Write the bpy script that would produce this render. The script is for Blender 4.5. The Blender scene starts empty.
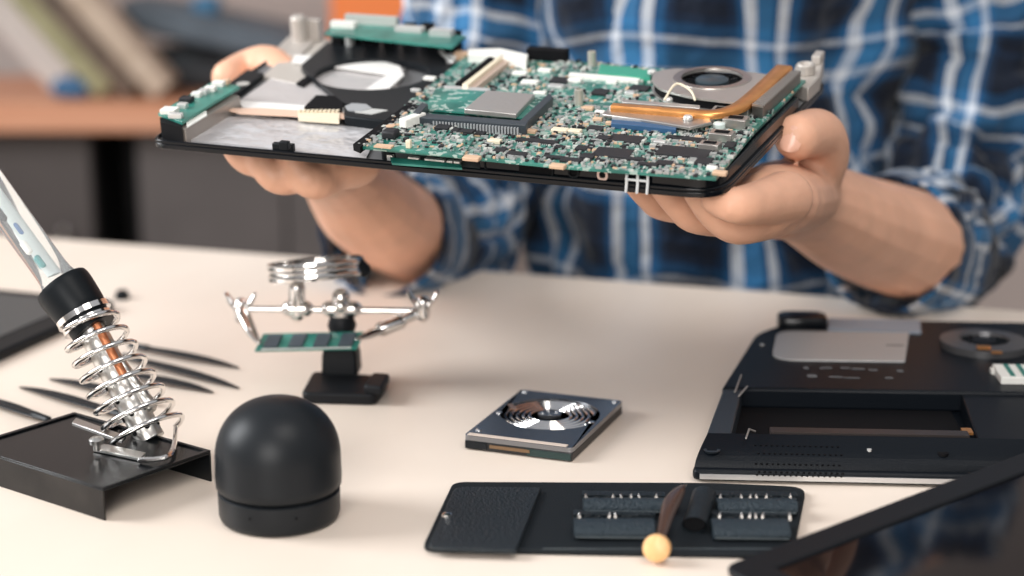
import bpy, bmesh, math, random
from mathutils import Vector, Matrix, noise
from math import sin, cos, pi, radians
S = bpy.context.scene
COL = S.collection
random.seed(7)
# ---------------------------------------------------------------- camera, light, exposure
TZ = 0.75                                   # height of the table top
CAMH, PITCH, FPX = TZ + 0.3716, radians(14.107), 1850.0
cd = bpy.data.cameras.new('camera'); co = bpy.data.objects.new('camera', cd); COL.objects.link(co)
co.location = (0, 0, CAMH); co.rotation_euler = (radians(90) - PITCH, 0, 0)
cd.sensor_width = 36; cd.lens = FPX * 36 / 1024; cd.clip_start = .01; cd.clip_end = 50
cd.dof.use_dof = True; cd.dof.focus_distance = 1.09; cd.dof.aperture_fstop = 3.5
S.camera = co
S.view_settings.view_transform = 'Standard'; S.view_settings.look = 'None'
S.view_settings.exposure = 0.0; S.view_settings.gamma = 1; S.view_settings.use_curve_mapping = False
w = bpy.data.worlds.new('world'); S.world = w; w.use_nodes = True
wn = w.node_tree.nodes; wl = w.node_tree.links
bg = wn['Background']; tc = wn.new('ShaderNodeTexCoord'); sp = wn.new('ShaderNodeSeparateXYZ'); rp = wn.new('ShaderNodeValToRGB')
wl.new(tc.outputs['Generated'], sp.inputs[0]); wl.new(sp.outputs['Z'], rp.inputs[0]); wl.new(rp.outputs[0], bg.inputs[0])
rp.color_ramp.elements[0].position = 0.0; rp.color_ramp.elements[0].color = (.50, .47, .45, 1)
rp.color_ramp.elements[1].position = .6; rp.color_ramp.elements[1].color = (.95, .96, 1, 1)
bg.inputs[1].default_value = .50
def area(name, loc, target, size, power, color=(1, 1, 1), sy=None):
    l = bpy.data.lights.new(name, 'AREA'); l.energy = power; l.color = color; l.size = size
    if sy: l.shape = 'RECTANGLE'; l.size_y = sy
    o = bpy.data.objects.new(name, l); COL.objects.link(o); o.location = loc
    o.rotation_euler = (Vector(target) - Vector(loc)).to_track_quat('-Z', 'Y').to_euler(); return o
area('window_daylight', (-2.3, 1.15, 2.1), (0, 1.2, .8), 1.2, 82, (.96, .98, 1), 1.3)
area('ceiling_lamp_light', (.5, .1, 2.75), (0.1, 1.4, .8), 1.0, 18, (1, .95, .9))
area('front_fill_light', (-.5, -1.5, 1.75), (0.1, 1.4, .85), 1.2, 48, (1, .97, .94))  # unseen fill added on the camera side to brighten hands and upright surfaces

# ---------------------------------------------------------------- projection of photo points to places
CAM = Vector((0, 0, CAMH)); RM = Matrix.Rotation(radians(90) - PITCH, 3, 'X')
def ray(x, y): return RM @ Vector(((x - 512) / FPX, -(y - 288) / FPX, -1))
def G(x, y, z=0.):
    d = ray(x, y); return CAM + d * ((TZ + z - CAM.z) / d.z)
def Yp(x, y, dist):
    d = ray(x, y); return CAM + d * (dist / d.y)
# pose of the held laptop tray: local x along its front rim, y to the back, z up
TO = Vector((-.230604, 1.142895, TZ + .180266))
TR = Matrix(((0.9352524, 0.3524400, -0.0329991), (-0.3531564, 0.9226480, -0.1549233), (-0.0241548, 0.1565462, 0.9873752)))
TRI = TR.transposed(); CL = TRI @ (CAM - TO)
def L(x, y, h=0.):
    d = TRI @ ray(x, y); t = (h - CL.z) / d.z; return CL + d * t
def LV(x, y, v):
    d = TRI @ ray(x, y); t = (v - CL.y) / d.y; p = CL + d * t; return TO + TR @ p, p.z

# ---------------------------------------------------------------- materials
MATS = {}
def mat(name, col, rough=.5, metal=0., bump=0., bscale=200., var=0., vscale=20., coat=0., spec=.5, **kw):
    if name in MATS: return MATS[name]
    m = bpy.data.materials.new(name); m.use_nodes = True; nt = m.node_tree; n = nt.nodes; b = n['Principled BSDF']
    b.inputs['Base Color'].default_value = (*col, 1); b.inputs['Roughness'].default_value = rough; b.inputs['Metallic'].default_value = metal
    b.inputs['Coat Weight'].default_value = coat; b.inputs['Specular IOR Level'].default_value = spec
    for k, v in kw.items(): b.inputs[k.replace('_', ' ')].default_value = v
    t = n.new('ShaderNodeTexCoord')
    if var:
        z = n.new('ShaderNodeTexNoise'); z.inputs['Scale'].default_value = vscale; z.inputs['Detail'].default_value = 4
        r = n.new('ShaderNodeValToRGB'); r.color_ramp.elements[0].position = .3; r.color_ramp.elements[1].position = .7
        r.color_ramp.elements[0].color = (*[c * (1 - var) for c in col], 1); r.color_ramp.elements[1].color = (*[min(1, c * (1 + var)) for c in col], 1)
        nt.links.new(t.outputs['Object'], z.inputs['Vector']); nt.links.new(z.outputs[0], r.inputs[0]); nt.links.new(r.outputs[0], b.inputs['Base Color'])
    if bump:
        z = n.new('ShaderNodeTexNoise'); z.inputs['Scale'].default_value = bscale; z.inputs['Detail'].default_value = 3
        u = n.new('ShaderNodeBump'); u.inputs['Strength'].default_value = bump; u.inputs['Distance'].default_value = .002
        nt.links.new(t.outputs['Object'], z.inputs['Vector']); nt.links.new(z.outputs[0], u.inputs['Height']); nt.links.new(u.outputs[0], b.inputs['Normal'])
    MATS[name] = m; return m
def ramp(n, stops, interp='CONSTANT'):
    r = n.new('ShaderNodeValToRGB'); r.color_ramp.interpolation = interp; e = r.color_ramp.elements
    e[0].position, e[0].color = stops[0][0], (*stops[0][1], 1); e[1].position, e[1].color = stops[1][0], (*stops[1][1], 1)
    for p, c in stops[2:]:
        q = e.new(p); q.color = (*c, 1)
    return r
def m_plaid():
    m = bpy.data.materials.new('blue_plaid_cotton'); m.use_nodes = True; nt = m.node_tree; n = nt.nodes; k = nt.links; b = n['Principled BSDF']
    b.inputs['Roughness'].default_value = .85; b.inputs['Specular IOR Level'].default_value = .2
    b.inputs['Sheen Weight'].default_value = .15
    uv = n.new('ShaderNodeUVMap'); s = n.new('ShaderNodeSeparateXYZ'); k.new(uv.outputs[0], s.inputs[0])
    N, B, W, D, Lb = (.004, .008, .018), (.011, .078, .19), (.62, .66, .71), (.006, .020, .050), (.032, .160, .34)
    outs = []
    for ax, per, st in ((0, .088, [(0, N), (.26, D), (.32, B), (.37, W), (.46, Lb), (.60, B), (.64, W), (.73, B), (.82, D), (.88, N)]),
                        (1, .105, [(0, N), (.26, B), (.36, W), (.44, Lb), (.58, B), (.64, W), (.68, B), (.78, D), (.84, N), (.95, D)])):
        dv = n.new('ShaderNodeMath'); dv.operation = 'DIVIDE'; dv.inputs[1].default_value = per; k.new(s.outputs[ax], dv.inputs[0])
        fr = n.new('ShaderNodeMath'); fr.operation = 'FRACT'; k.new(dv.outputs[0], fr.inputs[0])
        r = ramp(n, st); k.new(fr.outputs[0], r.inputs[0]); outs.append(r)
    mx = n.new('ShaderNodeMix'); mx.data_type = 'RGBA'; mx.inputs[0].default_value = .42
    k.new(outs[0].outputs[0], mx.inputs[6]); k.new(outs[1].outputs[0], mx.inputs[7]); k.new(mx.outputs[2], b.inputs['Base Color'])
    z = n.new('ShaderNodeTexNoise'); z.inputs['Scale'].default_value = 14; z.inputs['Detail'].default_value = 3
    t = n.new('ShaderNodeTexCoord'); k.new(t.outputs['Object'], z.inputs['Vector'])
    u = n.new('ShaderNodeBump'); u.inputs['Strength'].default_value = .9; u.inputs['Distance'].default_value = .03
    k.new(z.outputs[0], u.inputs['Height']); k.new(u.outputs[0], b.inputs['Normal'])
    return m
def m_pcb(name, base=(.006, .115, .09), light=(.045, .27, .215), white=.62):
    m = bpy.data.materials.new(name); m.use_nodes = True; nt = m.node_tree; n = nt.nodes; k = nt.links; b = n['Principled BSDF']
    b.inputs['Roughness'].default_value = .35; b.inputs['Coat Weight'].default_value = .3
    t = n.new('ShaderNodeTexCoord')
    z = n.new('ShaderNodeTexNoise'); z.inputs['Scale'].default_value = 45; z.inputs['Detail'].default_value = 2; k.new(t.outputs['Object'], z.inputs['Vector'])
    r = ramp(n, [(.35, base), (.72, light)], 'LINEAR'); k.new(z.outputs[0], r.inputs[0])
    v = n.new('ShaderNodeTexVoronoi'); v.distance = 'CHEBYCHEV'; v.inputs['Scale'].default_value = 330; k.new(t.outputs['Object'], v.inputs['Vector'])
    z2 = n.new('ShaderNodeTexNoise'); z2.inputs['Scale'].default_value = 90; k.new(t.outputs['Object'], z2.inputs['Vector'])
    s = n.new('ShaderNodeSeparateColor'); k.new(v.outputs['Color'], s.inputs[0])
    a = n.new('ShaderNodeMath'); a.operation = 'MULTIPLY'; k.new(s.outputs[0], a.inputs[0]); k.new(z2.outputs[0], a.inputs[1])
    g = n.new('ShaderNodeMath'); g.operation = 'GREATER_THAN'; g.inputs[1].default_value = 1 - white; k.new(a.outputs[0], g.inputs[0])
    mx = n.new('ShaderNodeMix'); mx.data_type = 'RGBA'; k.new(g.outputs[0], mx.inputs[0]); k.new(r.outputs[0], mx.inputs[6])
    mx.inputs[7].default_value = (.34, .45, .40, 1); k.new(mx.outputs[2], b.inputs['Base Color'])
    return m
def m_wood(name, c1, c2, scale=(1.5, 22, 22), rough=.45):
    m = bpy.data.materials.new(name); m.use_nodes = True; nt = m.node_tree; n = nt.nodes; k = nt.links; b = n['Principled BSDF']
    b.inputs['Roughness'].default_value = rough
    t = n.new('ShaderNodeTexCoord'); mp = n.new('ShaderNodeMapping'); mp.inputs['Scale'].default_value = scale
    z = n.new('ShaderNodeTexNoise'); z.inputs['Scale'].default_value = 3; z.inputs['Detail'].default_value = 6
    k.new(t.outputs['Object'], mp.inputs[0]); k.new(mp.outputs[0], z.inputs['Vector'])
    r = ramp(n, [(.35, c1), (.65, c2)], 'LINEAR'); k.new(z.outputs[0], r.inputs[0]); k.new(r.outputs[0], b.inputs['Base Color'])
    return m
PLAID = m_plaid(); PCB = m_pcb('green_circuit_board'); PCB2 = m_pcb('plain_green_circuit_board', white=.35)
BLK = mat('satin_black_plastic', (.007, .009, .011), .4, spec=.14); GLOSS = mat('glossy_black_plastic', (.003, .004, .006), .16, spec=.3)
MATTE = mat('soft_black_plastic', (.010, .012, .0145), .40, spec=.22); DARK = mat('deep_black_plastic', (.003, .003, .004), .7, spec=.15)
CHIP = mat('chip_black', (.022, .022, .025), .5, spec=.3); STEEL = mat('brushed_steel', (.62, .60, .57), .3, 1.); CHROME = mat('chrome', (.80, .78, .76), .12, 1.)
ALU = mat('matt_aluminium', (.60, .57, .54), .42, .85, bump=.1, bscale=300); NICK = mat('nickel_plate', (.46, .43, .40), .35, .8)
COPPER = mat('copper', (.80, .36, .12), .32, .85, var=.15, vscale=60); WHITE = mat('white_nylon', (.80, .79, .74), .5); CREAM = mat('cream_plastic', (.75, .66, .50), .5)
GREYP = mat('grey_plastic', (.33, .34, .35), .45); GOLD = mat('gold_contacts', (.85, .55, .25), .35, .6)
BLUEC = mat('blue_connector_plastic', (.03, .09, .19), .4); TAN = mat('tan_ceramic', (.62, .42, .28), .5); TIN = mat('tinned_solder', (.70, .70, .68), .35, .5)
LEATHER = mat('black_leather', (.010, .016, .021), .40, bump=1., bscale=620, spec=.35); SUEDE = mat('black_leather_inside', (.006, .009, .012), .7, bump=.3, bscale=900, spec=.25)
ROLLM = mat('grained_leather', (.018, .030, .040), .4, bump=1.0, bscale=750, spec=.35); SKIN = mat('skin', (.76, .42, .28), .47, bump=.35, bscale=85, var=.12, vscale=22, Subsurface_Weight=.05, Subsurface_Scale=.01)
SKIN.node_tree.nodes['Principled BSDF'].inputs['Subsurface Radius'].default_value = (1, .35, .2)
NAIL = mat('fingernail', (.78, .45, .33), .28)
FOIL = mat('silver_foil', (.72, .71, .72), .30, .5, bump=1.0, bscale=38)
FOIL.node_tree.nodes['Bump'].inputs['Distance'].default_value = .006

# ---------------------------------------------------------------- mesh helpers
def box(cx, cy, cz, sx, sy, sz, rz=0.):
    """box centred in x, y and standing on cz"""
    c, s = cos(rz), sin(rz); v = []
    for z in (0, sz):
        for a, b in ((-1, -1), (1, -1), (1, 1), (-1, 1)):
            x, y = a * sx / 2, b * sy / 2; v.append((cx + x * c - y * s, cy + x * s + y * c, cz + z))
    return v, [(3, 2, 1, 0), (4, 5, 6, 7), (0, 1, 5, 4), (1, 2, 6, 5), (2, 3, 7, 6), (3, 0, 4, 7)]
def prism(pts, z0, z1):
    pts = [(p[0], p[1]) for p in pts]
    a = sum(pts[i - 1][0] * pts[i][1] - pts[i][0] * pts[i - 1][1] for i in range(len(pts)))
    if a < 0: pts = pts[::-1]
    n = len(pts); v = [(*p, z0) for p in pts] + [(*p, z1) for p in pts]
    return v, [tuple(range(n))[::-1], tuple(range(n, 2 * n))] + [(i, (i + 1) % n, n + (i + 1) % n, n + i) for i in range(n)]
def ringprism(outer, inner, z0, z1):
    """two loops with the same number of points"""
    n = len(outer); v = [(p[0], p[1], z0) for p in outer] + [(p[0], p[1], z0) for p in inner] + [(p[0], p[1], z1) for p in outer] + [(p[0], p[1], z1) for p in inner]
    f = []
    for i in range(n):
        j = (i + 1) % n
        f += [(i, j, 2 * n + j, 2 * n + i), (n + j, n + i, 3 * n + i, 3 * n + j), (2 * n + i, 2 * n + j, 3 * n + j, 3 * n + i), (j, i, n + i, n + j)]
    return v, f
def rounded(pts, r, k=6):
    out = []; n = len(pts); P = [Vector((p[0], p[1])) for p in pts]
    rr = r if isinstance(r, (list, tuple)) else [r] * n
    for i in range(n):
        a, b, c = P[i - 1], P[i], P[(i + 1) % n]; q = rr[i]
        if q <= 0: out.append(tuple(b)); continue
        u, v = (a - b).normalized(), (c - b).normalized(); s, e = b + u * q, b + v * q
        for j in range(k + 1):
            t = j / k; out.append(tuple(s * (1 - t) ** 2 + b * 2 * t * (1 - t) + e * t * t))
    return out
def circ(cx, cy, r, n=32, ry=None, a0=0): return [(cx + r * cos(a0 + 2 * pi * i / n), cy + (ry or r) * sin(a0 + 2 * pi * i / n)) for i in range(n)]
def lathe(prof, n=48, loc=(0, 0, 0)):
    v = []; f = []; x0, y0, z0 = loc
    for r, z in prof:
        for i in range(n): v.append((x0 + r * cos(2 * pi * i / n), y0 + r * sin(2 * pi * i / n), z0 + z))
    for k in range(len(prof) - 1):
        for i in range(n):
            j = (i + 1) % n; f.append((k * n + i, k * n + j, (k + 1) * n + j, (k + 1) * n + i))
    if prof[0][0] > 1e-7: f.append(tuple(range(n))[::-1])
    if prof[-1][0] > 1e-7: f.append(tuple(range((len(prof) - 1) * n, len(prof) * n)))
    return v, f
def frame(t, up=Vector((0, 0, 1))):
    t = t.normalized(); 
    if abs(t.dot(up)) > .97: up = Vector((1, 0, 0))
    a = t.cross(up).normalized(); return a, a.cross(t).normalized()
def catmull(P, k=6):
    P = [Vector(p) for p in P]; out = []
    for i in range(len(P) - 1):
        p0, p1, p2, p3 = P[max(i - 1, 0)], P[i], P[i + 1], P[min(i + 2, len(P) - 1)]
        for j in range(k):
            t = j / k; out.append(.5 * ((2 * p1) + (p2 - p0) * t + (2 * p0 - 5 * p1 + 4 * p2 - p3) * t * t + (3 * p1 - p0 - 3 * p2 + p3) * t ** 3))
    out.append(P[-1]); return out
def tube(P, R, n=12, k=0, flat=1., dome=True, up=Vector((0, 0, 1)), cap=True):
    """tube through points P with radii R; k: catmull subdivision; flat scales the second axis"""
    P = [Vector(p) for p in P]; R = [R] * len(P) if not isinstance(R, (list, tuple)) else list(R)
    if k:
        Q = catmull([Vector((r, 0, 0)) for r in R], k); R = [q.x for q in Q]; P = catmull(P, k)
    if dome:
        d0, d1 = (P[0] - P[1]).normalized(), (P[-1] - P[-2]).normalized(); hs = ((.97, .26), (.8, .6), (.5, .87), (.2, .98))
        r0, r1, p0, p1 = R[0], R[-1], P[0], P[-1]
        P = [p0 + d0 * r0 * b for a, b in hs[::-1]] + P + [p1 + d1 * r1 * b for a, b in hs]; R = [r0 * a for a, b in hs[::-1]] + R + [r1 * a for a, b in hs]
    v = []; f = []; A = None
    for i, p in enumerate(P):
        t = (P[min(i + 1, len(P) - 1)] - P[max(i - 1, 0)]).normalized()
        if A is None: A, B = frame(t, up)
        else:
            A = (A - t * A.dot(t)).normalized(); B = A.cross(t)
        for j in range(n):
            a = 2 * pi * j / n; v.append(tuple(p + A * cos(a) * R[i] + B * sin(a) * R[i] * flat))
    for i in range(len(P) - 1):
        for j in range(n):
            q = (j + 1) % n; f.append((i * n + j, i * n + q, (i + 1) * n + q, (i + 1) * n + j))
    if cap: f += [tuple(range(n))[::-1], tuple(range((len(P) - 1) * n, len(P) * n))]
    return v, f
def xf(g, M): return [tuple(M @ Vector(p)) for p in g[0]], g[1]
def obj(name, geos, m, parent=None, bevel=0., smooth=True, seg=2, sharp=38, inv=True, uvs=None, mods=()):
    if isinstance(geos, tuple): geos = [geos]
    V = []; F = []
    for v, f in geos:
        o = len(V); V += [tuple(p) for p in v]; F += [tuple(i + o for i in q) for q in f]
    me = bpy.data.meshes.new(name); me.from_pydata(V, [], F)
    bm = bmesh.new(); bm.from_mesh(me)
    if uvs is None: bmesh.ops.recalc_face_normals(bm, faces=bm.faces)
    if smooth:
        for q in bm.faces: q.smooth = True
        for e in bm.edges:
            if len(e.link_faces) == 2 and e.calc_face_angle(0) > radians(sharp): e.smooth = False
    bm.to_mesh(me); bm.free()
    if uvs:
        ul = me.uv_layers.new(name='UVMap')
        for lp in me.loops: ul.data[lp.index].uv = uvs[lp.index] if len(uvs) == len(me.loops) else (0, 0)
    me.materials.append(m); o = bpy.data.objects.new(name, me); COL.objects.link(o)
    if parent is not None: o.parent = parent
    if bevel:
        b = o.modifiers.new('bevel', 'BEVEL'); b.width = bevel; b.segments = seg; b.limit_method = 'ANGLE'; b.angle_limit = radians(40)
    return o
def empty(name, label, cat, M=None, group=None):
    o = bpy.data.objects.new(name, None); COL.objects.link(o); o.empty_display_size = .02
    if M is not None: o.matrix_world = M
    o['label'] = label; o['category'] = cat
    if group: o['group'] = group
    return o
def tag(o, label, cat, group=None):
    o['label'] = label; o['category'] = cat
    if group: o['group'] = group
    return o
def struct(o): o['kind'] = 'structure'; return o
def place(loc, rz=0.): return Matrix.Translation(Vector(loc)) @ Matrix.Rotation(rz, 4, 'Z')
def copy_tree(o, M, label=None):
    r = o.copy(); COL.objects.link(r); r.matrix_world = M
    if label: r['label'] = label
    for c in o.children:
        d = c.copy(); COL.objects.link(d); d.parent = r
        for e in c.children:
            g = e.copy(); COL.objects.link(g); g.parent = d
    return r

# ---------------------------------------------------------------- the room
fm = m_wood('floor_boards', (.16, .11, .08), (.24, .17, .12), (1, 12, 1))
struct(obj('floor', box(.0, 1.6, -.05, 5.6, 5.0, .05), fm))
struct(obj('wall_back', box(.0, 3.98, 0, 5.6, .1, 2.9), mat('greige_wall', (.55, .46, .42), .8, var=.05, vscale=2)))

# table -------------------------------------------------------
tb = m_wood('pale_birch_laminate', (.77, .66, .56), (.82, .71, .61), (3, 1.2, 3), .42)
A, B = G(0, 234), G(830, 296); ex = (B - A).normalized(); ey = Vector((-ex.y, ex.x, 0))
t = empty('work_table', 'pale birch work table with a smooth light top under all the tools', 'table', place((A.x, A.y, 0), math.atan2(ex.y, ex.x)))
obj('table_top', prism(rounded([(-.55, 0), (1.25, 0), (1.25, -1.0), (-.55, -1.0)], .01), TZ - .028, TZ), tb, t, bevel=.0025)
for x in (-.50, 1.20):
    for y in (-.06, -.94): obj('leg', box(x, y, 0, .05, .05, TZ - .028), BLK, t, bevel=.003)
obj('apron', box(.35, -.06, TZ - .098, 1.65, .02, .07), BLK, t)

# shelf unit ---------------------------------------------------
BD = 3.2
def bx_px(x0, y0, x1, y1, d, dep, nm, m, par=None, **k):
    a, b = Yp(x0, y0, d), Yp(x1, y1, d)
    return obj(nm, box((a.x + b.x) / 2, d + dep / 2, min(a.z, b.z), abs(b.x - a.x), dep, abs(a.z - b.z)), m, par, **k)
CABM = mat('dark_taupe_laminate', (.075, .062, .058), .6, var=.15, vscale=6)
cab = empty('low_cabinet', 'blurred low cabinet with dark doors and a brown board top behind the table', 'cabinet', place((0, 0, 0)))
sh = Yp(0, 101, BD); sb = Yp(0, 130, BD); xr = Yp(430, 110, BD).x
shm = m_wood('reddish_brown_board', (.60, .27, .15), (.68, .34, .21), (1, 10, 10))
obj('board_top', box((-1.9 + xr) / 2, BD + .155, sb.z, xr + 1.9, .37, sh.z - sb.z), shm, cab, bevel=.004)
xs = [-1.88, Yp(-110, 200, BD).x, Yp(92, 200, BD).x]
g1, g2 = Yp(90, 200, BD).x, Yp(134, 200, BD).x
bt = sb.z
obj('carcass', [box((-1.88 + g1) / 2, BD + .19, .06, g1 + 1.88, .28, bt - .06), box((g2 + xr) / 2 - .01, BD + .19, .06, xr - g2 - .02, .28, bt - .06), box((g1 + g2) / 2, BD + .32, .06, g2 - g1, .02, bt - .06)], mat('black_laminate', (.008, .008, .009), .6), cab)
for a, b in ((-1.86, -1.40), (-1.39, g1 - .004)): 
    d = obj('door', box((a + b) / 2, BD + .04, .08, b - a, .02, bt - .09), CABM, cab, bevel=.002); obj('handle', tube([(b - .05, BD + .015, .3), (b - .05, BD + .015, .42)], .005), STEEL, d)
for a, b in ((g2 + .004, (g2 + xr) / 2), ((g2 + xr) / 2 + .005, xr - .02)):
    d = obj('door', box((a + b) / 2, BD + .04, .08, b - a, .02, bt - .09), mat('grey_taupe_laminate', (.105, .09, .086), .6, var=.12, vscale=6), cab, bevel=.002)
obj('plinth', box((-1.88 + xr) / 2, BD + .19, 0, xr + 1.86, .26, .06), DARK, cab)
def lean(name, x0, y0, x1, y1, wpx, d, m, label, cat, dep=.08, back=.035):
    """flat thing leaning sideways on the board: foot at (x0,y0), head towards (x1,y1)"""
    a, b = Yp(x0, y0, d), Yp(x1, y1, d); v = Vector((b.x - a.x, 0, b.z - a.z)); ln = v.length; ang = math.atan2(v.x, v.z)
    o = obj(name, [box(0, 0, 0, wpx * d / FPX, dep, ln)], m, bevel=.004)
    o.matrix_world = Matrix.Translation((a.x, d + back, sh.z + abs(sin(ang)) * wpx * d / FPX / 2 + .002)) @ Matrix.Rotation(ang, 4, 'Y'); return tag(o, label, cat)
lean('storage_box', 58, 94, -120, -110, 52, BD, mat('off_white_card', (.62, .56, .52), .8, var=.12, vscale=7), 'blurred off-white carton leaning at the left end of the cabinet board', 'box', .22, .20)
lean('plank', 106, 94, -78, -110, 22, BD + .02, m_wood('olive_wood', (.27, .25, .13), (.36, .33, .19)), 'olive-toned plank leaning beside the off-white carton', 'board')
lean('plank', 133, 94, -50, -110, 20, BD + .01, m_wood('dark_brown_wood', (.10, .07, .05), (.16, .11, .08)), 'dark brown plank leaning between the olive and the tan planks', 'board')
lean('plank', 163, 94, -18, -110, 26, BD, m_wood('tan_wood', (.46, .35, .26), (.56, .44, .34)), 'tan plank leaning rightmost on the cabinet board', 'board')
p = Yp(66, 92, BD + .0); tag(obj('tool_pouch', [tube([(p.x - .012, BD + .03, sh.z + .019), (p.x + .018, BD + .03, sh.z + .019)], .021, 20, 0, .9)], mat('blue_cloth', (.05, .14, .27), .8, bump=.3)), 'small blue pouch at the foot of the leaning planks', 'pouch')
# grey case lying on the board
a = Yp(220, 95, BD); cx = a.x
case = empty('tool_case', 'large soft grey-blue case lying on the cabinet board behind the raised hand', 'case', place((cx, BD + .215, sh.z)))
gm = mat('grey_blue_fabric', (.10, .125, .15), .7, var=.2, vscale=9)
def softbox(w, d, h, n=24, e=.45):
    v = []; f = []; m = 10
    for i in range(m + 1):
        th = -pi / 2 + pi * i / m
        for j in range(n):
            ph = 2 * pi * j / n; sg = lambda x, q: math.copysign(abs(x) ** q, x)
            v.append((w / 2 * sg(cos(ph), e) * sg(cos(th), e), d / 2 * sg(sin(ph), e) * sg(cos(th), e), h / 2 + h / 2 * sg(sin(th), e)))
    for i in range(m):
        for j in range(n): f.append((i * n + j, i * n + (j + 1) % n, (i + 1) * n + (j + 1) % n, (i + 1) * n + j))
    return v, f
o = obj('case_body', softbox(.40, .22, .07), mat('dark_fabric', (.035, .04, .045), .8), case)
o = obj('case_lid', xf(softbox(.37, .22, .06), Matrix.Translation((-.03, 0, .072)) @ Matrix.Rotation(radians(12), 4, 'Y')), gm, case)
obj('case_handle', tube([(-.05, -.125, .07), (-.04, -.15, .07), (.04, -.15, .07), (.05, -.125, .07)], .006, 10, 4), DARK, case)
p = Yp(196, 62, BD - .0); tag(obj('cloth_strip', xf(softbox(.05, .06, .035), Matrix.Translation((p.x - .01, BD + .20, sh.z + .128))), mat('bright_blue_cloth', (.05, .17, .30), .8)), 'small bright blue rag lying on top of the grey case', 'rag')
a, b = Yp(338, 95, BD), Yp(412, 18, BD)
bn = empty('storage_bin', 'orange plastic bin standing on the cabinet board, seen above the laptop', 'bin', place(((a.x + b.x) / 2, BD + .2, sh.z)))
om = mat('orange_plastic', (.85, .22, .05), .45); ww = (b.x - a.x) + .03; hh = .36
obj('bin_body', [box(0, -.1, 0, ww, .008, hh), box(0, .1, 0, ww, .008, hh), box(-ww / 2, 0, 0, .008, .2, hh), box(ww / 2, 0, 0, .008, .2, hh), box(0, 0, 0, ww, .2, .01)], om, bn)
obj('bin_rim', ringprism(rounded([(-ww / 2 - .01, -.115), (ww / 2 + .01, -.115), (ww / 2 + .01, .115), (-ww / 2 - .01, .115)], .01, 3), rounded([(-ww / 2 + .002, -.1), (ww / 2 - .002, -.1), (ww / 2 - .002, .1), (-ww / 2 + .002, .1)], .01, 3), hh - .02, hh), om, bn)

# ---------------------------------------------------------------- hard disk
ha, hx, hy = -.36303, -.02932, 1.07408
hd = empty('hard_disk_drive', 'small open hard disk drive with a shiny platter lying flat on the table', 'hard drive', place((hx, hy, TZ), ha))
hs = mat('dark_steel_lid', (.26, .27, .29), .26, .92)
obj('casing', [box(.035, .05, .0005, .0696, .0996, .0055)], mat('black_cast_metal', (.012, .012, .013), .45), hd, bevel=.0008)
obj('lid', ringprism(rounded([(0, 0), (.07, 0), (.07, .1), (0, .1)], .003, 8), [(.035 + .0318 * cos(a), .058 + .0318 * sin(a)) for a in [pi * 1.25 - 0 + 2 * pi * (i + .0) / 36 for i in range(36)]], .006, .0092), hs, hd, bevel=.0005)
obj('platter_well', lathe([(.0325, .0056), (.0325, .0062)], 48, (.035, .058, 0)), DARK, hd)
pl = obj('platter', [lathe([(.008, .0075), (.0305, .0075), (.031, .0078), (.008, .0078)], 64, (.035, .058, 0))], CHROME, hd, sharp=20)
obj('platter_ridges', [lathe([(r, .0078), (r + .0006, .0086), (r + .0016, .0086), (r + .0022, .0078)], 64, (.035, .058, 0)) for r in (.012, .0158, .0196, .0234, .0272)], CHROME, hd)
obj('spindle_hub', [lathe([(.0075, .0078), (.0075, .0096), (.0065, .0100), (0, .0100)], 32, (.035, .058, 0))], hs, hd)
for i in range(4): obj('screw', lathe([(.0013, .01), (.0013, .0105), (0, .0107)], 12, (.035 + .0045 * cos(i * pi / 2 + .5), .058 + .0045 * sin(i * pi / 2 + .5), 0)), CHROME, hd)
for x, y in ((.004, .096), (.066, .096), (.0045, .048), (.0655, .05), (.005, .012)): obj('screw', lathe([(.002, .0092), (.002, .0098), (.001, .0101), (0, .0101)], 16, (x, y, 0)), CHROME, hd)
obj('front_strip', box(.034, .0022, .0093, .064, .0038, .0004), mat('pale_label', (.62, .52, .45), .5), hd)
obj('rubber_pad', box(.008, .0, .0015, .014, .0012, .004), MATTE, hd); obj('rubber_pad', box(.055, .0, .0012, .028, .0014, .004), mat('dark_green_rubber', (.01, .03, .028), .5), hd)
obj('latch', xf(box(0, 0, 0, .011, .003, .0006), place((.008, .062, .0093), -.9)), mat('coppery_metal', (.55, .36, .28), .3, .8), hd)
obj('connector_pins', box(.03, -.0006, .003, .026, .001, .002), mat('dull_brass', (.22, .14, .08), .4, .6), hd)

# ---------------------------------------------------------------- domed black device
c = G(280, 517); dm = empty('domed_canister', 'matte black domed canister with a grooved base ring on the table', 'canister', place((c.x, c.y + .0, TZ), 0))
R = .0337; prof = [(R - .001, .0185), (R + .0006, .020), (R + .0009, .024), (R + .0006, .0365)]
for i in range(1, 15):
    a = pi / 2 * i / 14; prof.append(((R + .0006) * cos(a) ** .86 if i < 14 else 0, .0365 + .0322 * sin(a)))
obj('dome_cover', lathe(prof, 72), MATTE, dm, sharp=50)
obj('base_ring', lathe([(R - .004, 0), (R - .0015, .0012), (R - .0004, .004), (R - .0002, .0165), (R - .0015, .0175)], 72), MATTE, dm, sharp=50)
obj('groove', lathe([(R - .003, .017), (R - .003, .019)], 72), DARK, dm)
for dx in (-.012, .013): obj('pin_hole', xf(lathe([(.0006, 0), (.0006, .0008)], 10), place((dx, -math.sqrt((R - .0003) ** 2 - dx * dx), .011)) @ Matrix.Rotation(pi / 2, 4, 'X')), DARK, dm)

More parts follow.
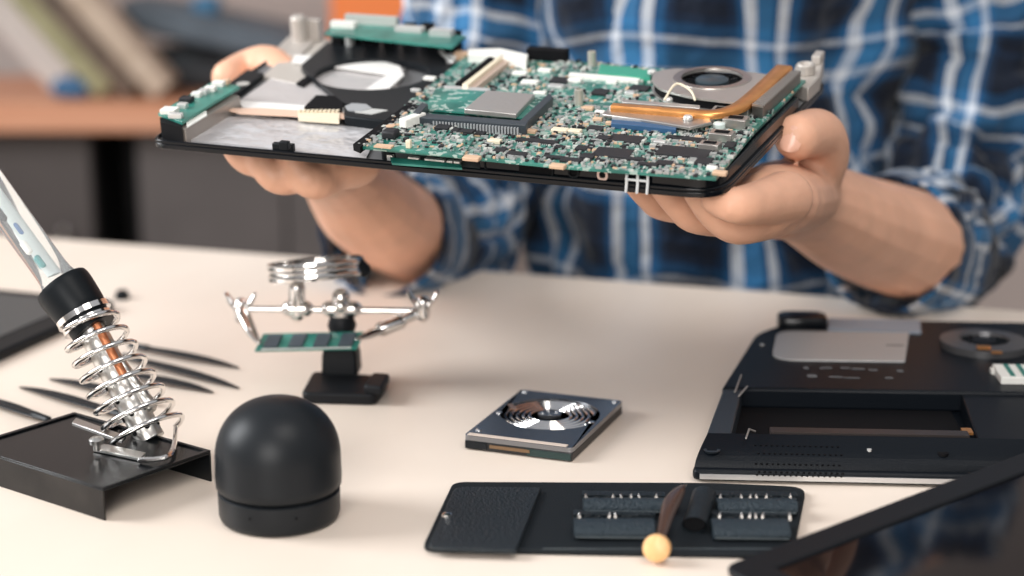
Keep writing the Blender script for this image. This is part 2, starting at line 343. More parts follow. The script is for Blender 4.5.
# ---------------------------------------------------------------- leather bit wallet
WO = G(427, 552); WX = (G(796, 557) - WO); WX.z = 0; wl_ = WX.length; wr = math.atan2(WX.y, WX.x)
WM = place((WO.x, WO.y, TZ), wr); WI = WM.inverted()
def Wp(x, y, z=.003): q = WI @ G(x, y, z); return (q.x, q.y)
wal = empty('tool_wallet', 'open black leather tool wallet with bit rolls lying at the front of the table', 'tool wallet', WM)
out = rounded([Wp(422, 553, 0), Wp(793, 560, 0), Wp(806, 492, 0), Wp(712, 488, 0), Wp(453, 487, 0)], [.008, .004, .012, .01, .008])
obj('leather_body', prism(out, 0, .0035), SUEDE, wal, bevel=.001)
obj('flap_pocket', prism(rounded([Wp(427, 549, .005), Wp(516, 552, .005), Wp(541, 489, .005), Wp(455, 488, .005)], [.008, .001, .001, .008]), .0035, .0062), LEATHER, wal, bevel=.0012)
q = Wp(447, 516, .006); obj('snap_button', lathe([(.003, .0060), (.0028, .0072), (.0012, .0078), (0, .0078)], 20, (*q, 0)), CHROME, wal)
stm = mat('grey_thread', (.10, .12, .13), .8)
obj('stitching', [box(Wp(x, 549, .0035)[0], Wp(x, 549, .0035)[1], .0034, .0022, .0005, .0004) for x in range(545, 790, 5)], stm, wal)
obj('centre_loop', (lambda P: tube(P, .0066, 20, 0, .7, dome=False, cap=False))([Vector((*Wp(694, 534), .0080)), Vector((*Wp(704, 502), .0080))]), LEATHER, wal)
obj('centre_loop_lining', tube([Vector((*Wp(694, 533), .0080)), Vector((*Wp(704, 502), .0080))], .0058, 16, 0, .7, dome=False), DARK, wal)
bits = []
def roll(x0, x1, yt, yb, nb, xs):
    """one padded bit roll between pixel columns x0..x1, with bits standing in it"""
    a, b = Wp(x0, (yt + yb) / 2, .006), Wp(x1, (yt + yb) / 2, .006); hgt = abs(Wp(x0, yt, .006)[1] - Wp(x0, yb, .006)[1]) / 2 * .85
    r = obj('bit_roll', tube([Vector((a[0], a[1], .0066)), Vector((b[0], b[1], .0066))], hgt, 24, 0, .0042 / hgt, dome=False), ROLLM, wal)
    bk = Wp((x0 + x1) / 2, yt - 8, .006); obj('backing_strip', box(bk[0], bk[1], .0035, abs(b[0] - a[0]) + .002, .007, .003), LEATHER, wal)
    ba, bb = Wp(x0, yb, .006), Wp(x1, yb, .006); obj('seam', [box(a[0] + (b[0] - a[0]) * i / 22, (ba[1] + .0006), .0060, .0016, .0005, .0007) for i in range(1, 22)], stm, r)
    for x in xs: bits.append((Wp(x, yt - 1, .007), x))
roll(583, 664, 502, 512, 7, (587, 613, 622, 631, 640, 656))
roll(574, 654, 521, 538, 7, (580, 609, 616))
roll(717, 796, 502, 513, 7, (720, 742, 750, 757, 766, 791))
roll(712, 788, 521, 539, 7, (719, 742, 749, 756, 762, 790))
bt0 = None
for i, ((x, y), px) in enumerate(bits):
    top = ('upper' if i in range(0, 6) or i in range(9, 15) else 'lower'); side = 'left' if i < 9 else 'right'
    n = [i, i - 6, i - 9, i - 15][0 if i < 6 else 1 if i < 9 else 2 if i < 15 else 3]
    ordn = ['first', 'second', 'third', 'fourth', 'fifth', 'sixth'][n]
    lab = f'tiny silver precision bit, {ordn} from the left in the {top} {side} roll of the wallet'
    M = WM @ Matrix.Translation((x, y, .0062)) @ Matrix.Rotation(radians(-40 + (i * 37 % 9 - 4)), 4, 'X') @ Matrix.Rotation(radians(i * 53 % 21 - 10), 4, 'Y') @ Matrix.Scale(.5, 4)
    if bt0 is None:
        bt0 = empty('precision_bit', lab, 'screwdriver bit', M, 'precision bits in the leather rolls')
        obj('shank', lathe([(.0017, 0), (.0019, .0005), (.0019, .0065), (.0015, .0072)], 6), NICK, bt0); obj('tip', lathe([(.0013, .007), (.0010, .0095), (.0003, .0105)], 8), CHROME, bt0)
    else: copy_tree(bt0, M, lab)

# wooden-knobbed screwdriver lying on the wallet
kb = G(657, 548, .0085); tp = G(682, 489, .012); d = (tp - kb); d.z = 0.001; ln = d.length
ax, _ = frame(d); sd = empty('precision_screwdriver', 'small screwdriver with a round pale wooden knob lying across the wallet', 'screwdriver', place(kb, math.atan2(d.y, d.x) - pi / 2))
dn = -ray(657, 546).normalized()
fk = Matrix.Rotation(wr * 0, 4, 'Z')
obj('knob', xf(lathe([(.0, -.0045), (.0058, -.0044), (.0070, -.0034), (.0073, -.001), (.0070, .003), (.005, .005), (.003, .006)], 32), Matrix.Rotation(-pi / 2 - .25, 4, 'X')), m_wood('pale_birch', (.78, .42, .17), (.86, .52, .24), (200, 200, 30)), sd, sharp=50)
obj('handle', tube([(0, .004, .001), (.0003, .015, .003), (-.0004, ln * .40, .0055), (-.0008, ln * .62, .0065), (.0004, ln * .82, .007), (.0012, ln * .95, .0068)], [.0024, .0028, .0038, .0048, .0036, .0012], 16, 5, .62), mat('dark_brown_horn', (.06, .035, .028), .25), sd)
obj('blade', tube([(.0015, ln * .94, .0068), (.0022, ln * 1.02, .0055)], [.0010, .0004], 8), STEEL, sd)

# ---------------------------------------------------------------- laptop bottom shell on the right
FLc, BLc = G(692, 477, .004), G(745, 322, .026)
CM = place((FLc.x, FLc.y, TZ), radians(-3.5)); CI = CM.inverted(); HT = .022
def Cp(x, y, z=HT): q = CI @ G(x, y, z); return (q.x, q.y)
sh_ = empty('laptop_bottom_case', 'black laptop bottom case with empty drive bays at the right of the table', 'laptop case', CM)
CW = .372; lip = Cp(692, 477, .002); fr = Cp(1000, 482, .002)
base = [Cp(691, 477.5, .003), (CW, Cp(691, 477.5, .003)[1] + .0), (CW, Cp(900, 320)[1]), Cp(905, 320), Cp(790, 321), Cp(752, 333), Cp(722, 400, .02)]
SHM = mat('shell_black', (.004, .006, .009), .38, bump=.1, bscale=900, spec=.14)
obj('bottom_plate', prism(rounded(base, [.006, .01, .01, 0, .005, .008, 0]), .001, .008), SHM, sh_, bevel=.002)
yb0, yb1 = Cp(760, 434)[1], Cp(760, 388)[1]; yF = Cp(700, 470, .02)[1]; yT = Cp(900, 320)[1]
xB0, xB1 = Cp(735, 434)[0], Cp(968, 420)[0]
def slope(v, f): return [(x, y, z if z < .0065 else .0075 + (HT - .0075) * min(1, max(0, (y - yF) / (yb0 - yF))) ** .6) for x, y, z in v], f
yF = Cp(697, 469, .007)[1]; nS = 8
dk = [slope(*prism([(Cp(694, 469, .007)[0] + .006 * 0 + (Cp(708, 434)[0] - Cp(694, 469, .007)[0]) * k_ / nS, yF + (yb0 - yF) * k_ / nS), (CW, yF + (yb0 - yF) * k_ / nS), (CW, yF + (yb0 - yF) * (k_ + 1) / nS), (Cp(694, 469, .007)[0] + (Cp(708, 434)[0] - Cp(694, 469, .007)[0]) * (k_ + 1) / nS, yF + (yb0 - yF) * (k_ + 1) / nS)], .006, HT)) for k_ in range(nS)]
def DZ(p_): return .0075 + (HT - .0075) * min(1, max(0, (p_[1] - yF) / (yb0 - yF))) ** .6
obj('palm_deck', dk, SHM, sh_)
obj('rear_deck', prism(rounded([(Cp(722, 388)[0], yb1), (CW, yb1), (CW, yT), Cp(905, 320), Cp(790, 321), Cp(756, 333)], [0, 0, .008, 0, .004, .012]), .008, HT), SHM, sh_, bevel=.002)
obj('side_rail', prism([Cp(706, 434), Cp(731, 434), Cp(742, 388), Cp(723, 388)], .008, HT - .001), GREYB := mat('slate_plastic', (.018, .024, .031), .45), sh_, bevel=.001)
obj('bay_end', prism([(xB1, yb0), (CW, yb0), (CW, yb1), (xB1 + .006, yb1)], .008, HT - .002), SHM, sh_, bevel=.001)
obj('bay_floor', box((xB0 + xB1) / 2, (yb0 + yb1) / 2, .008, xB1 - xB0, (yb1 - yb0), .001), DARK, sh_)
obj('bay_strip', box((Cp(760, 425, .02)[0] + xB1) / 2, yb0 + .006, .009, xB1 - Cp(760, 425)[0] - .01, .009, .014), mat('brownish_metal', (.06, .05, .048), .4, .6), sh_)
obj('front_trim', (lambda y_: prism([(base[0][0] + .005, y_ - .0008), (CW, y_ - .0008), (CW, y_ + .004), (base[0][0] + .005, y_ + .004)], .0024, .0054))(base[0][1]), mat('silver_trim', (.62, .61, .60), .35, .5), sh_)
obj('touchpad_plate', prism(rounded([Cp(771, 361), Cp(905, 363), Cp(909, 334), Cp(777, 332)], [.018, .001, .001, .014]), HT, HT + .0012), mat('pale_grey_film', (.42, .42, .42), .35, .3), sh_, bevel=.0004)
obj('slot', box(*[(Cp(895, 347)[i]) for i in (0, 1)], HT + .0008, .012, .0012, .0006), BLK, sh_)
obj('hinge_cover', xf(softbox(.036, .022, .012), Matrix.Translation((*Cp(802, 324), HT - .004))), GLOSS, sh_)
obj('rear_label', prism([Cp(828, 331), Cp(921, 334), Cp(920, 322), Cp(828, 320)], HT, HT + .0015), mat('blue_grey_label', (.22, .26, .31), .35), sh_)
pr = mat('print_grey', (.14, .15, .16), .5)
obj('printed_marks', [box(*Cp(x, y), HT, w_, h_, .0003) for x, y, w_, h_ in [(806, 368, .003, .004), (812, 376, .006, .005), (826, 368, .008, .002), (836, 377, .009, .0015), (845, 368, .006, .002), (852, 378, .01, .001), (858, 369, .008, .002), (873, 370, .006, .002), (889, 378, .005, .002), (900, 371, .004, .003)]], pr, sh_)
gr = []
for i in range(16):
    for j in range(5):
        gx, gy = Cp(757, 458, .016)[0] + i * .0032 + (j % 2) * .0016, Cp(757, 461, .016)[1] + j * .0055; gz = DZ((gx, gy))
        gr.append(lathe([(.0006, gz - .0004), (.0008, gz + .0003), (0, gz + .0003)], 6, (gx, gy, 0)))
obj('speaker_grille', gr, DARK, sh_)['kind'] = 'stuff'
pz = Cp(712, 450, .016); z_ = DZ(pz); obj('screw_recess', lathe([(.0040, z_ - .0008), (.0050, z_ + .0006), (.0034, z_ + .0007), (.0026, z_ - .0), (0, z_)], 20, (*pz, 0)), GREYB, sh_)
for x, y in ((975, 464), (869, 455)): pz = Cp(x, y, .014); z_ = DZ(pz); obj('screw', lathe([(.0014, z_ - .001), (.0014, z_ + .0006), (0, z_ + .0008)], 12, (*pz, 0)), TIN, sh_)
for x, y in ((762, 345),): obj('screw', lathe([(.0014, HT), (.0014, HT + .0006), (0, HT + .0008)], 12, (*Cp(x, y), 0)), TIN, sh_)
pz = Cp(943, 454, .016); z_ = DZ(pz); obj('screw_hole', lathe([(.0032, z_ - .001), (.0032, z_ + .0006), (0, z_ + .0006)], 16, (*pz, 0)), DARK, sh_)
for P_ in ([(*Cp(735, 392), HT), (*Cp(741, 381), HT + .004)], [(*Cp(739, 396), HT), (*Cp(747, 391), HT + .003)], [(*Cp(746, 440), HT + .001), (*Cp(749, 434), HT + .003), (*Cp(755, 433), HT + .001)]): obj('latch_spring', tube(P_, .0006), NICK, sh_)
fc = Cp(984, 347)
obj('cooling_fan', [lathe([(.030, HT), (.030, HT + .005), (.017, HT + .006), (.016, HT + .003)], 48, (*fc, 0))], GREYP2 := mat('dark_grey_metal', (.10, .10, .105), .35, .5), sh_)
obj('fan_rotor', [lathe([(.008, HT + .001), (.008, HT + .005), (0, HT + .0055)], 24, (*fc, 0))] + [xf(box(.012, 0, HT + .001, .008, .0006, .004), place((*fc, 0), 2 * pi * i / 18)) for i in range(18)], BLK, sh_)
obj('copper_plate', [box(*Cp(983, 357), HT + .006, .009, .005, .0015), box(*Cp(996, 360), HT + .005, .007, .004, .001), box(*Cp(967, 431), HT - .001, .006, .009, .0015)], COPPER, sh_)
cn = Cp(1015, 378); obj('ribbon_connector', [box(cn[0], cn[1], HT, .024, .030, .005)], WHITE, sh_, bevel=.0005)
obj('connector_slot', [box(cn[0] - .004 + k * .008, cn[1], HT + .005, .003, .026, .0006) for k in range(2)], PCB2, sh_)
obj('small_socket', box(*Cp(996, 373), HT, .007, .007, .003), WHITE, sh_)

# ---------------------------------------------------------------- lid / screen bezel in the lower right
LA, LB = G(722, 566, .0135), G(1024, 452, .034); lx = (LB - LA).normalized(); lz = Vector((0, 0, 1)); ly = lz.cross(lx).normalized(); lz = lx.cross(ly)
LM = Matrix((( lx.x, ly.x, lz.x, LA.x), (lx.y, ly.y, lz.y, LA.y), (lx.z, ly.z, lz.z, LA.z), (0, 0, 0, 1)))
LW, LH, bz = .365, .235, .0185
ld = empty('laptop_screen', 'black framed laptop screen lying in the lower right corner, reflecting the blue shirt', 'laptop screen', LM)
oo = rounded([(0, 0), (0, -LH), (LW, -LH), (LW, 0)], .008, 4); ii = rounded([(bz, -bz), (bz, -LH + .02), (LW - bz, -LH + .02), (LW - bz, -bz)], .0005, 4)
obj('bezel', ringprism(oo, ii, -.0045, .0), mat('matte_black_bezel', (.008, .009, .011), .45, spec=.15), ld, bevel=.0012)
obj('display_panel', prism([(bz + .0003, -bz - .0003), (LW - bz, -bz - .0003), (LW - bz, -LH + .02), (bz + .0003, -LH + .02)], -.004, -.0015), mat('dark_display_glass', (.003, .003, .004), .05, spec=.42), ld)
obj('back_cover', prism(rounded([(0.0008, -.0008), (0.0008, -LH + .001), (LW - .001, -LH + .001), (LW - .001, -.001)], .008), -.0075, -.0046), mat('blue_black_shell', (.05, .07, .085), .25, coat=.3), ld, bevel=.0014)

# ---------------------------------------------------------------- black slab at the left
C_ = G(116, 300, .008); a_ = math.atan2(-.155, -.055); u1 = Vector((cos(a_), sin(a_), 0)); u2 = Vector((sin(a_), -cos(a_), 0))
P = [C_ + u2 * .32, C_, C_ + u1 * .21, C_ + u1 * .21 + u2 * .32]
c0 = P[3]; tab = empty('tablet', 'blurred dark tablet with a black frame lying behind the soldering iron', 'tablet', place((c0.x, c0.y, TZ)))
q = [(p.x - c0.x, p.y - c0.y) for p in P]
obj('tablet_body', prism(rounded(q, .006), 0, .008), BLK, tab, bevel=.002)
cxy = Vector((sum(a for a, b in q) / 4, sum(b for a, b in q) / 4))
obj('tablet_screen', prism([tuple(cxy + (Vector(a) - cxy) * .86) for a in q], .008, .0085), mat('dark_grey_glass', (.045, .052, .055), .3), tab)

# ---------------------------------------------------------------- black tweezers
def tweezer(x0, y0, x1, y1, label, wmid=.0026, spread=.0026):
    a, b = G(x0, y0, .004), G(x1, y1, .004); v = b - a; n = v.length; M = place((a.x, a.y, TZ), math.atan2(v.y, v.x))
    r = empty('tweezers', label, 'tweezers', M, 'black tweezers fanned out behind the solder stand')
    for s in (-1, 1):
        obj('arm', tube([(0, 0, .004), (n * .15, s * spread * .5, .004), (n * .5, s * spread, .004), (n * .8, s * spread * .6, .003), (n, s * .0006, .0012)], [.0022, .0028, wmid, .0022, .0007], 10, 4, .35), MATTE, r)
    obj('joint', tube([(-.004, 0, .004), (n * .12, 0, .004)], [.0026, .003], 10, 0, .8), MATTE, r); return r
tweezer(44, 418, -30, 392, 'black tweezers leftmost, pointing out of the frame behind the solder stand')
tweezer(120, 414, 20, 383, 'black tweezers lying second from the left, between leftmost pair and the iron')
tweezer(150, 400, 50, 375, 'black tweezers just left of the coiled spring, third from the left')
tweezer(135, 346, 238, 364, 'black tweezers farthest back, right of the coiled spring')
tweezer(128, 357, 238, 384, 'black tweezers between the farthest pair and the nearest pair on the right')
tweezer(120, 372, 212, 388, 'black tweezers nearest the stand, right of the coiled spring')

# ---------------------------------------------------------------- solder stand
zt = .0180; SA, SB = G(103, 490, zt), G(211, 452, zt); sx = SB - SA; sx.z = 0; Ls = sx.length
SM = place((SA.x, SA.y, TZ), math.atan2(sx.y, sx.x)); SI = SM.inverted()
def Sp(x, y, z): q = SI @ G(x, y, z); return Vector((q.x, q.y, z))
st = empty('soldering_stand', 'black sheet metal soldering stand with a coiled spring holder', 'soldering stand', SM)
bk = Sp(70, 414, zt); LD = .30
le = Sp(-60, 431, zt)
sm = mat('black_enamelled_steel', (.004, .005, .006), .22, spec=.28)
# channel: top plate with two folded skirts along the long sides; local y runs to the left rear
u = (Sp(0, 455.5, zt) - Sp(103, 490, zt)).normalized()
o0 = Vector((0, 0, zt)); o1 = Vector((Ls, 0, zt)); LL = (Sp(70, 415, zt) - o1).length; u = (u + (Sp(70, 415, zt) - o1).normalized()).normalized()
pts = [o0, o1, o1 + u * LL, o0 + u * LL]
obj('top_plate', prism(pts, zt - .0012, zt), sm, st, bevel=.0004)
ins = [p_ + (sum(pts, Vector((0, 0, 0))) / 4 - p_).normalized() * .004 for p_ in pts]
obj('raised_rim', ringprism(pts, ins, zt, zt + .0012), sm, st, bevel=.0004)
def wall(a, b, th, z0, z1, inward):
    d = (b - a).normalized(); nrm = Vector((-d.y, d.x, 0)) * th * inward
    return prism([a, b, b + nrm, a + nrm], z0, z1)
obj('front_skirt', wall(o0, o0 + u * LL, .0012, 0, zt - .0006, -1), mat('mottled_dark_steel', (.022, .019, .017), .45, .1, spec=.2, var=.4, vscale=40), st, bevel=.0003)  # brownish near-black with random mottling, paler than the top plate
obj('rear_skirt', wall(o1, o1 + u * LL, .0012, 0, zt - .0006, 1), sm, st, bevel=.0003)
# bracket
b0, b1 = Sp(95, 448, zt + .003), Sp(150, 455, zt + .002)
obj('bracket', [prism([Sp(93, 452, zt), Sp(140, 462, zt), Sp(146, 456, zt), Sp(100, 446, zt)], zt + .0004, zt + .0022), prism([Sp(72, 424, zt), Sp(122, 442, zt), Sp(126, 437, zt), Sp(76, 419, zt)], zt, zt + .001)], STEEL, st, bevel=.0003)
q = Sp(97, 450, zt + .003); obj('thumb_screw', lathe([(.0022, 0), (.0022, .004), (.0042, .004), (.0045, .0065), (.003, .0078), (0, .008)], 20, q), STEEL, st)
# spring holder axis: from the bracket up to the iron's collar
AX0, AX1 = Yp(151, 440, 1.045), Yp(83, 314, 1.075)
HX = Yp(-48, 134, 1.125)
ad = (AX1 - AX0).normalized(); al = (AX1 - AX0).length
def upto(m_): return SI @ m_
def on(t): return AX0 + (AX1 - AX0) * t
e1, e2 = frame(ad)
P = []; turns = 7.5; N_ = int(turns * 28)
for i in range(N_ + 1):
    t = i / N_; r = .0225 - .0050 * t; a = 2 * pi * turns * t
    P.append(upto(on(.03 + t * .90) + e1 * cos(a) * r + e2 * sin(a) * r))
obj('spring', tube(P, .0017, 10, 0), CHROME, st)
obj('spring_foot', tube([P[0], Sp(170, 455, zt + .004), Sp(140, 460, zt + .002)], .0016, 8, 4), CHROME, st)
# perforated barrel
def cyl(t0, t1, r, n=24, dome=False): return tube([upto(on(t0)), upto(on(t1))], r, n, 0, dome=dome)
obj('perforated_barrel', cyl(.0, .95, .0088), STEEL, st)
hl = []
for j in range(7):
    for k in range(6):
        a = 2 * pi * k / 6 + (j % 2) * .5; c_ = on(.08 + j * .125) ; nr = e1 * cos(a) + e2 * sin(a)
        hl.append(tube([upto(c_ + nr * .0082), upto(c_ + nr * .0092)], .0016, 12, 0, dome=False))
obj('vent_hole', hl, DARK, st)['kind'] = 'stuff'
obj('copper_sleeve', tube([upto(on(.50) + e1 * .0 + (e2 * -.0 + Vector((.0052, -.0060, .003)))), upto(on(.95) + Vector((.0052, -.0060, .003)))], .0028, 12, 0), mat('orange_copper', (.55, .20, .09), .4, .6), st)
obj('guide_ring', [cyl(.905, .945, .0160), ], CHROME, st)
obj('guide_ring', [cyl(.97, 1.01, .0172)], CHROME, st)
# soldering iron --------------------------------------------
iron = empty('soldering_iron', 'clear handled soldering iron standing in the spring holder at the left', 'soldering iron', Matrix.Translation(AX1))
hd_ = (HX - AX1); hn = hd_.length; hdn = hd_.normalized()
def hp(t, off=Vector((0, 0, 0))): return hdn * t + off
h1, h2 = frame(hdn)
obj('rubber_collar', tube([hp(-.001), hp(.003), hp(.018), hp(.0225)], [.0150, .0162, .0174, .0168], 32, 3, dome=False), BLK, iron)
obj('collar_ring', [tube([hp(-.012), hp(-.001)], .0140, 32, dome=False)], BLK, iron)
clr = mat('clear_plastic', (.93, .96, .97), .10, Transmission_Weight=.85, IOR=1.06)
HLn = .15
obj('clear_handle', tube([hp(.020), hp(.026), hp(.036), hp(HLn * .6), hp(HLn)], [.0125, .0118, .0104, .0108, .0114], 32, 3, dome=False), clr, iron)
obj('inner_board', tube([hp(.03), hp(HLn - .01)], .0060, 8, 0, .28, dome=False), mat('pale_board', (.62, .68, .66), .4), iron)
ic = [(.040, .001, mat('teal_part', (.02, .22, .22), .4)), (.052, -.001, WHITE), (.065, .002, mat('blue_part', (.06, .14, .30), .4)), (.078, -.002, CHIP), (.09, .001, mat('teal_part', (0, 0, 0), .4)), (.1, 0, CHIP)]
for tt, oz, mm in ic: obj('electronic_part', tube([hp(tt, -h2 * .002 + h1 * oz - Vector((0, .0055, 0))), hp(tt + .006, -h2 * .002 + h1 * oz - Vector((0, .0055, 0)))], .0022, 8, 0), mm, iron)
obj('wire', tube([hp(.03, h1 * .004), hp(.06, h1 * -.003 - h2 * .003), hp(.1, h1 * .004), hp(HLn - .01)], .0008, 6, 6), WHITE, iron)
obj('heater_shaft', tube([hp(-.012), hp(-.07)], .0045, 16), STEEL, iron)
obj('power_cord', tube([hp(HLn - .005), hp(HLn + .05), hp(HLn + .12, Vector((-.03, 0, -.02))), hp(HLn + .18, Vector((-.10, .02, -.12))), ], .003, 10, 6), BLK, iron)
# dark plug behind iron
p = G(122, 300, .004); tag(obj('rubber_foot', lathe([(.006, 0), (.006, .003), (.004, .007), (0, .008)], 20, p + Vector((-.004, .02, -.004)), ), BLK), 'small blurred black stopper beside the corner of the dark tablet', 'stopper')

# ---------------------------------------------------------------- helping hands stand
hb = G(345, 381); HB = place((hb.x, hb.y, TZ), radians(-4)); HI = HB.inverted()
hh = empty('helping_hands_stand', 'chrome helping hands stand with clips on a black cast base', 'helping hands stand', HB)
def Hg(x, y, z): q = HI @ G(x, y, z); return (q.x, q.y)
iron_b = mat('black_cast_iron', (.007, .008, .010), .5, spec=.2)
obj('cast_base', [prism(rounded([Hg(301, 393, .0075), Hg(376, 395, .0075), Hg(389, 376, .0075), Hg(313, 371, .0075)], .006), 0, .0078), prism(rounded([Hg(363, 385, .0135), Hg(382, 387, .0135), Hg(390, 373, .0135), Hg(373, 372, .0135)], .003), .007, .0135)], iron_b, hh, bevel=.0025)
px_ = .00068
def Hy(x, y, dd=0.): return HI @ Yp(x, y, hb.y + dd)
pb, pt = Hy(342, 383), Hy(342, 338)
v = []; 
for z, wx, wy in ((.006, .0125, .011), (.02, .0120, .010), (pt.z, .0098, .008)):
    v += [(a * wx, b * wy, z) for a, b in ((-1, -1), (1, -1), (1, 1), (-1, 1))]
f = [(3, 2, 1, 0), (8, 9, 10, 11)]
for k in range(2):
    for i in range(4): f.append((k * 4 + i, k * 4 + (i + 1) % 4, k * 4 + 4 + (i + 1) % 4, k * 4 + 4 + i))
off = Matrix.Translation((pb.x, .0, 0))
obj('post', xf((v, f), off), iron_b, hh, bevel=.002)
j0 = Hy(342, 325); obj('swivel_ball', [lathe([(.001, -.009), (.008, -.006), (.010, 0), (.008, .006), (.001, .009)], 24, j0)], iron_b, hh)
rm = CHROME
obj('cross_rod', tube([Hy(246, 309, 0), Hy(425, 311, 0)], .0023, 16), rm, hh)
obj('cross_clamp', [tube([Hy(341, 297), Hy(341, 322)], .0062, 16), tube([Hy(329, 309), Hy(354, 309)], .0056, 16), tube([Hy(341, 306, -.012), Hy(341, 306, .012)], .0045, 16)], rm, hh)
obj('elbow_joint', [tube([Hy(297, 288), Hy(297, 314)], .0056, 16), tube([Hy(290, 309), Hy(305, 309)], .0058, 16)], rm, hh)
obj('magnifier_stem', tube([Hy(297, 300), Hy(298, 280)], .0030, 12), rm, hh)
# magnifier: a wide ring seen nearly edge-on
rc = Hy(316, 269, .0); 
def ringtube(r, zt_, zb_, th, n=56):
    return lathe([(r - th, zb_), (r, zb_), (r + .0006, (zt_ + zb_) / 2), (r, zt_), (r - th, zt_), (r - th, zb_)], n)
RMx = Matrix.Translation(rc) @ Matrix.Rotation(radians(-6), 4, 'Y') @ Matrix.Rotation(radians(-9), 4, 'X')
mg = obj('magnifier_ring', [xf(ringtube(.0325, .0062, .0015, .0018), RMx), xf(ringtube(.0325, -.0015, -.0062, .0018), RMx), xf(ringtube(.0318, .002, -.002, .0014), RMx)], rm, hh)
obj('lens', xf(lathe([(.0, -.002), (.030, -.001), (.030, .001), (0, .003)], 48), RMx), mat('lens_glass', (.85, .92, .92), .03, Transmission_Weight=.9, IOR=1.3), hh)
obj('ring_screw', tube([Hy(356, 262, -.006), Hy(364, 270, -.004)], .005, 12), BLK, hh)
def wing(cx_, cy_, dd=0.):
    c_ = Hy(cx_, cy_, dd); s = .0009
    g = [tube([c_ + Vector((0, 0, -.005)), c_ + Vector((0, 0, .004))], .0048, 16)]
    for k in (-1, 1): g.append(tube([c_ + Vector((k * .003, 0, .001)), c_ + Vector((k * .007, 0, .006)), c_ + Vector((k * .009, 0, .0095))], [.0034, .0042, .0034], 12, 3, .5))
    return g
obj('wing_nut', wing(423, 308, -.004), rm, hh)
obj('wing_nut', [xf(g, Matrix.Identity(4)) for g in wing(241, 310, 0)], rm, hh)
obj('left_clip', [tube([Hy(243, 312, -.004), Hy(250, 328, -.012), Hy(259, 343, -.022)], [.0048, .0040, .0018], 14, 3, .7), tube([Hy(240, 316, -.008), Hy(250, 333, -.018), Hy(259, 343, -.023)], [.0015, .0022, .0014], 10, 3)], rm, hh, )
obj('right_arm', [tube([Hy(418, 313, 0), Hy(396, 323, -.004)], [.004, .0036], 14), tube([Hy(400, 322, -.003), Hy(382, 329, -.006)], .0052, 14), tube([Hy(386, 328, -.005), Hy(368, 335, -.014), Hy(357, 339, -.022)], [.0046, .0040, .0014], 14, 3, .7)], rm, hh)
# memory module held by the clips
mc, mr_ = Yp(255, 352, hb.y - .028), Yp(357, 350, hb.y - .028); mt_ = Yp(266, 335, hb.y - .010)
mx = (mr_ - mc); ml = mx.length; mx.normalize(); my = (mt_ - mc); my -= mx * my.dot(mx); mh = my.length; my.normalize(); mz = mx.cross(my)
MM = Matrix(((mx.x, my.x, mz.x, mc.x), (mx.y, my.y, mz.y, mc.y), (mx.z, my.z, mz.z, mc.z), (0, 0, 0, 1)))
ram = empty('memory_module', 'green memory module with four black chips gripped by the helping hands', 'memory module', MM)
shx = .006
obj('circuit_board', prism([(0, 0), (ml, 0), (ml + shx * .6, mh), (shx * .6, mh)], 0, .0012), PCB2, ram)
for i in range(4):
    x = ml * (.06 + .245 * i); wc = ml * .155
    obj('memory_chip', prism([(x + .001, mh * .14), (x + wc, mh * .14), (x + wc + shx * .4, mh * .86), (x + shx * .4 + .001, mh * .86)], .0012, .0024), mat('blue_grey_chip', (.05, .065, .08), .45), ram, bevel=.0002)
obj('gold_edge', prism([(.004, .0002), (ml - .004, .0002), (ml - .004, mh * .10), (.004, mh * .10)], .0012, .0014), TIN, ram)
# ---------------------------------------------------------------- the held laptop
exec_parts = []
TM = Matrix.Translation(TO) @ TR.to_4x4()
lt = empty('laptop_chassis', 'opened black laptop chassis with its green motherboard held up in both hands', 'laptop', TM)
def q2(pts, h=0.): return [L(x, y, h).to_2d() for x, y in pts]
def pq(pts, z0, z1, r=0.):
    """prism from photo points read on the plane z1 of the tray"""
    p = q2(pts, z1); return prism(rounded(p, r) if r else p, z0, z1)
def part(n, g, m, par=lt, **k): return obj(n, g, m, par, **k)
def lbox(x, y, z, sx, sy, sz, rz=0.):
    p = L(x, y, z); return box(p.x, p.y, z, sx, sy, sz, rz)
TQ = [L(150, 141), L(722, 193.5), L(827, 83), L(296, 41)]; TQ = [v_.to_2d() for v_ in TQ]; TW, TD = .375, .235
tray = rounded(TQ, [.010, .022, .010, .010], 8)
tcen = sum(TQ, Vector((0, 0))) / 4; inn = [tuple(Vector(q_) + (tcen - Vector(q_)).normalized() * .0026) for q_ in tray]
def FX(x): return TQ[0].y + (TQ[1].y - TQ[0].y) * (x - TQ[0].x) / (TQ[1].x - TQ[0].x)
part('tray', [prism(tray, -.0045, -.001), ringprism(tray, inn, -.001, .0012)], GLOSS, bevel=.0012)
part('tray_floor', prism(inn, -.001, -.0006), mat('grey_inner_shell', (.16, .16, .165), .5))
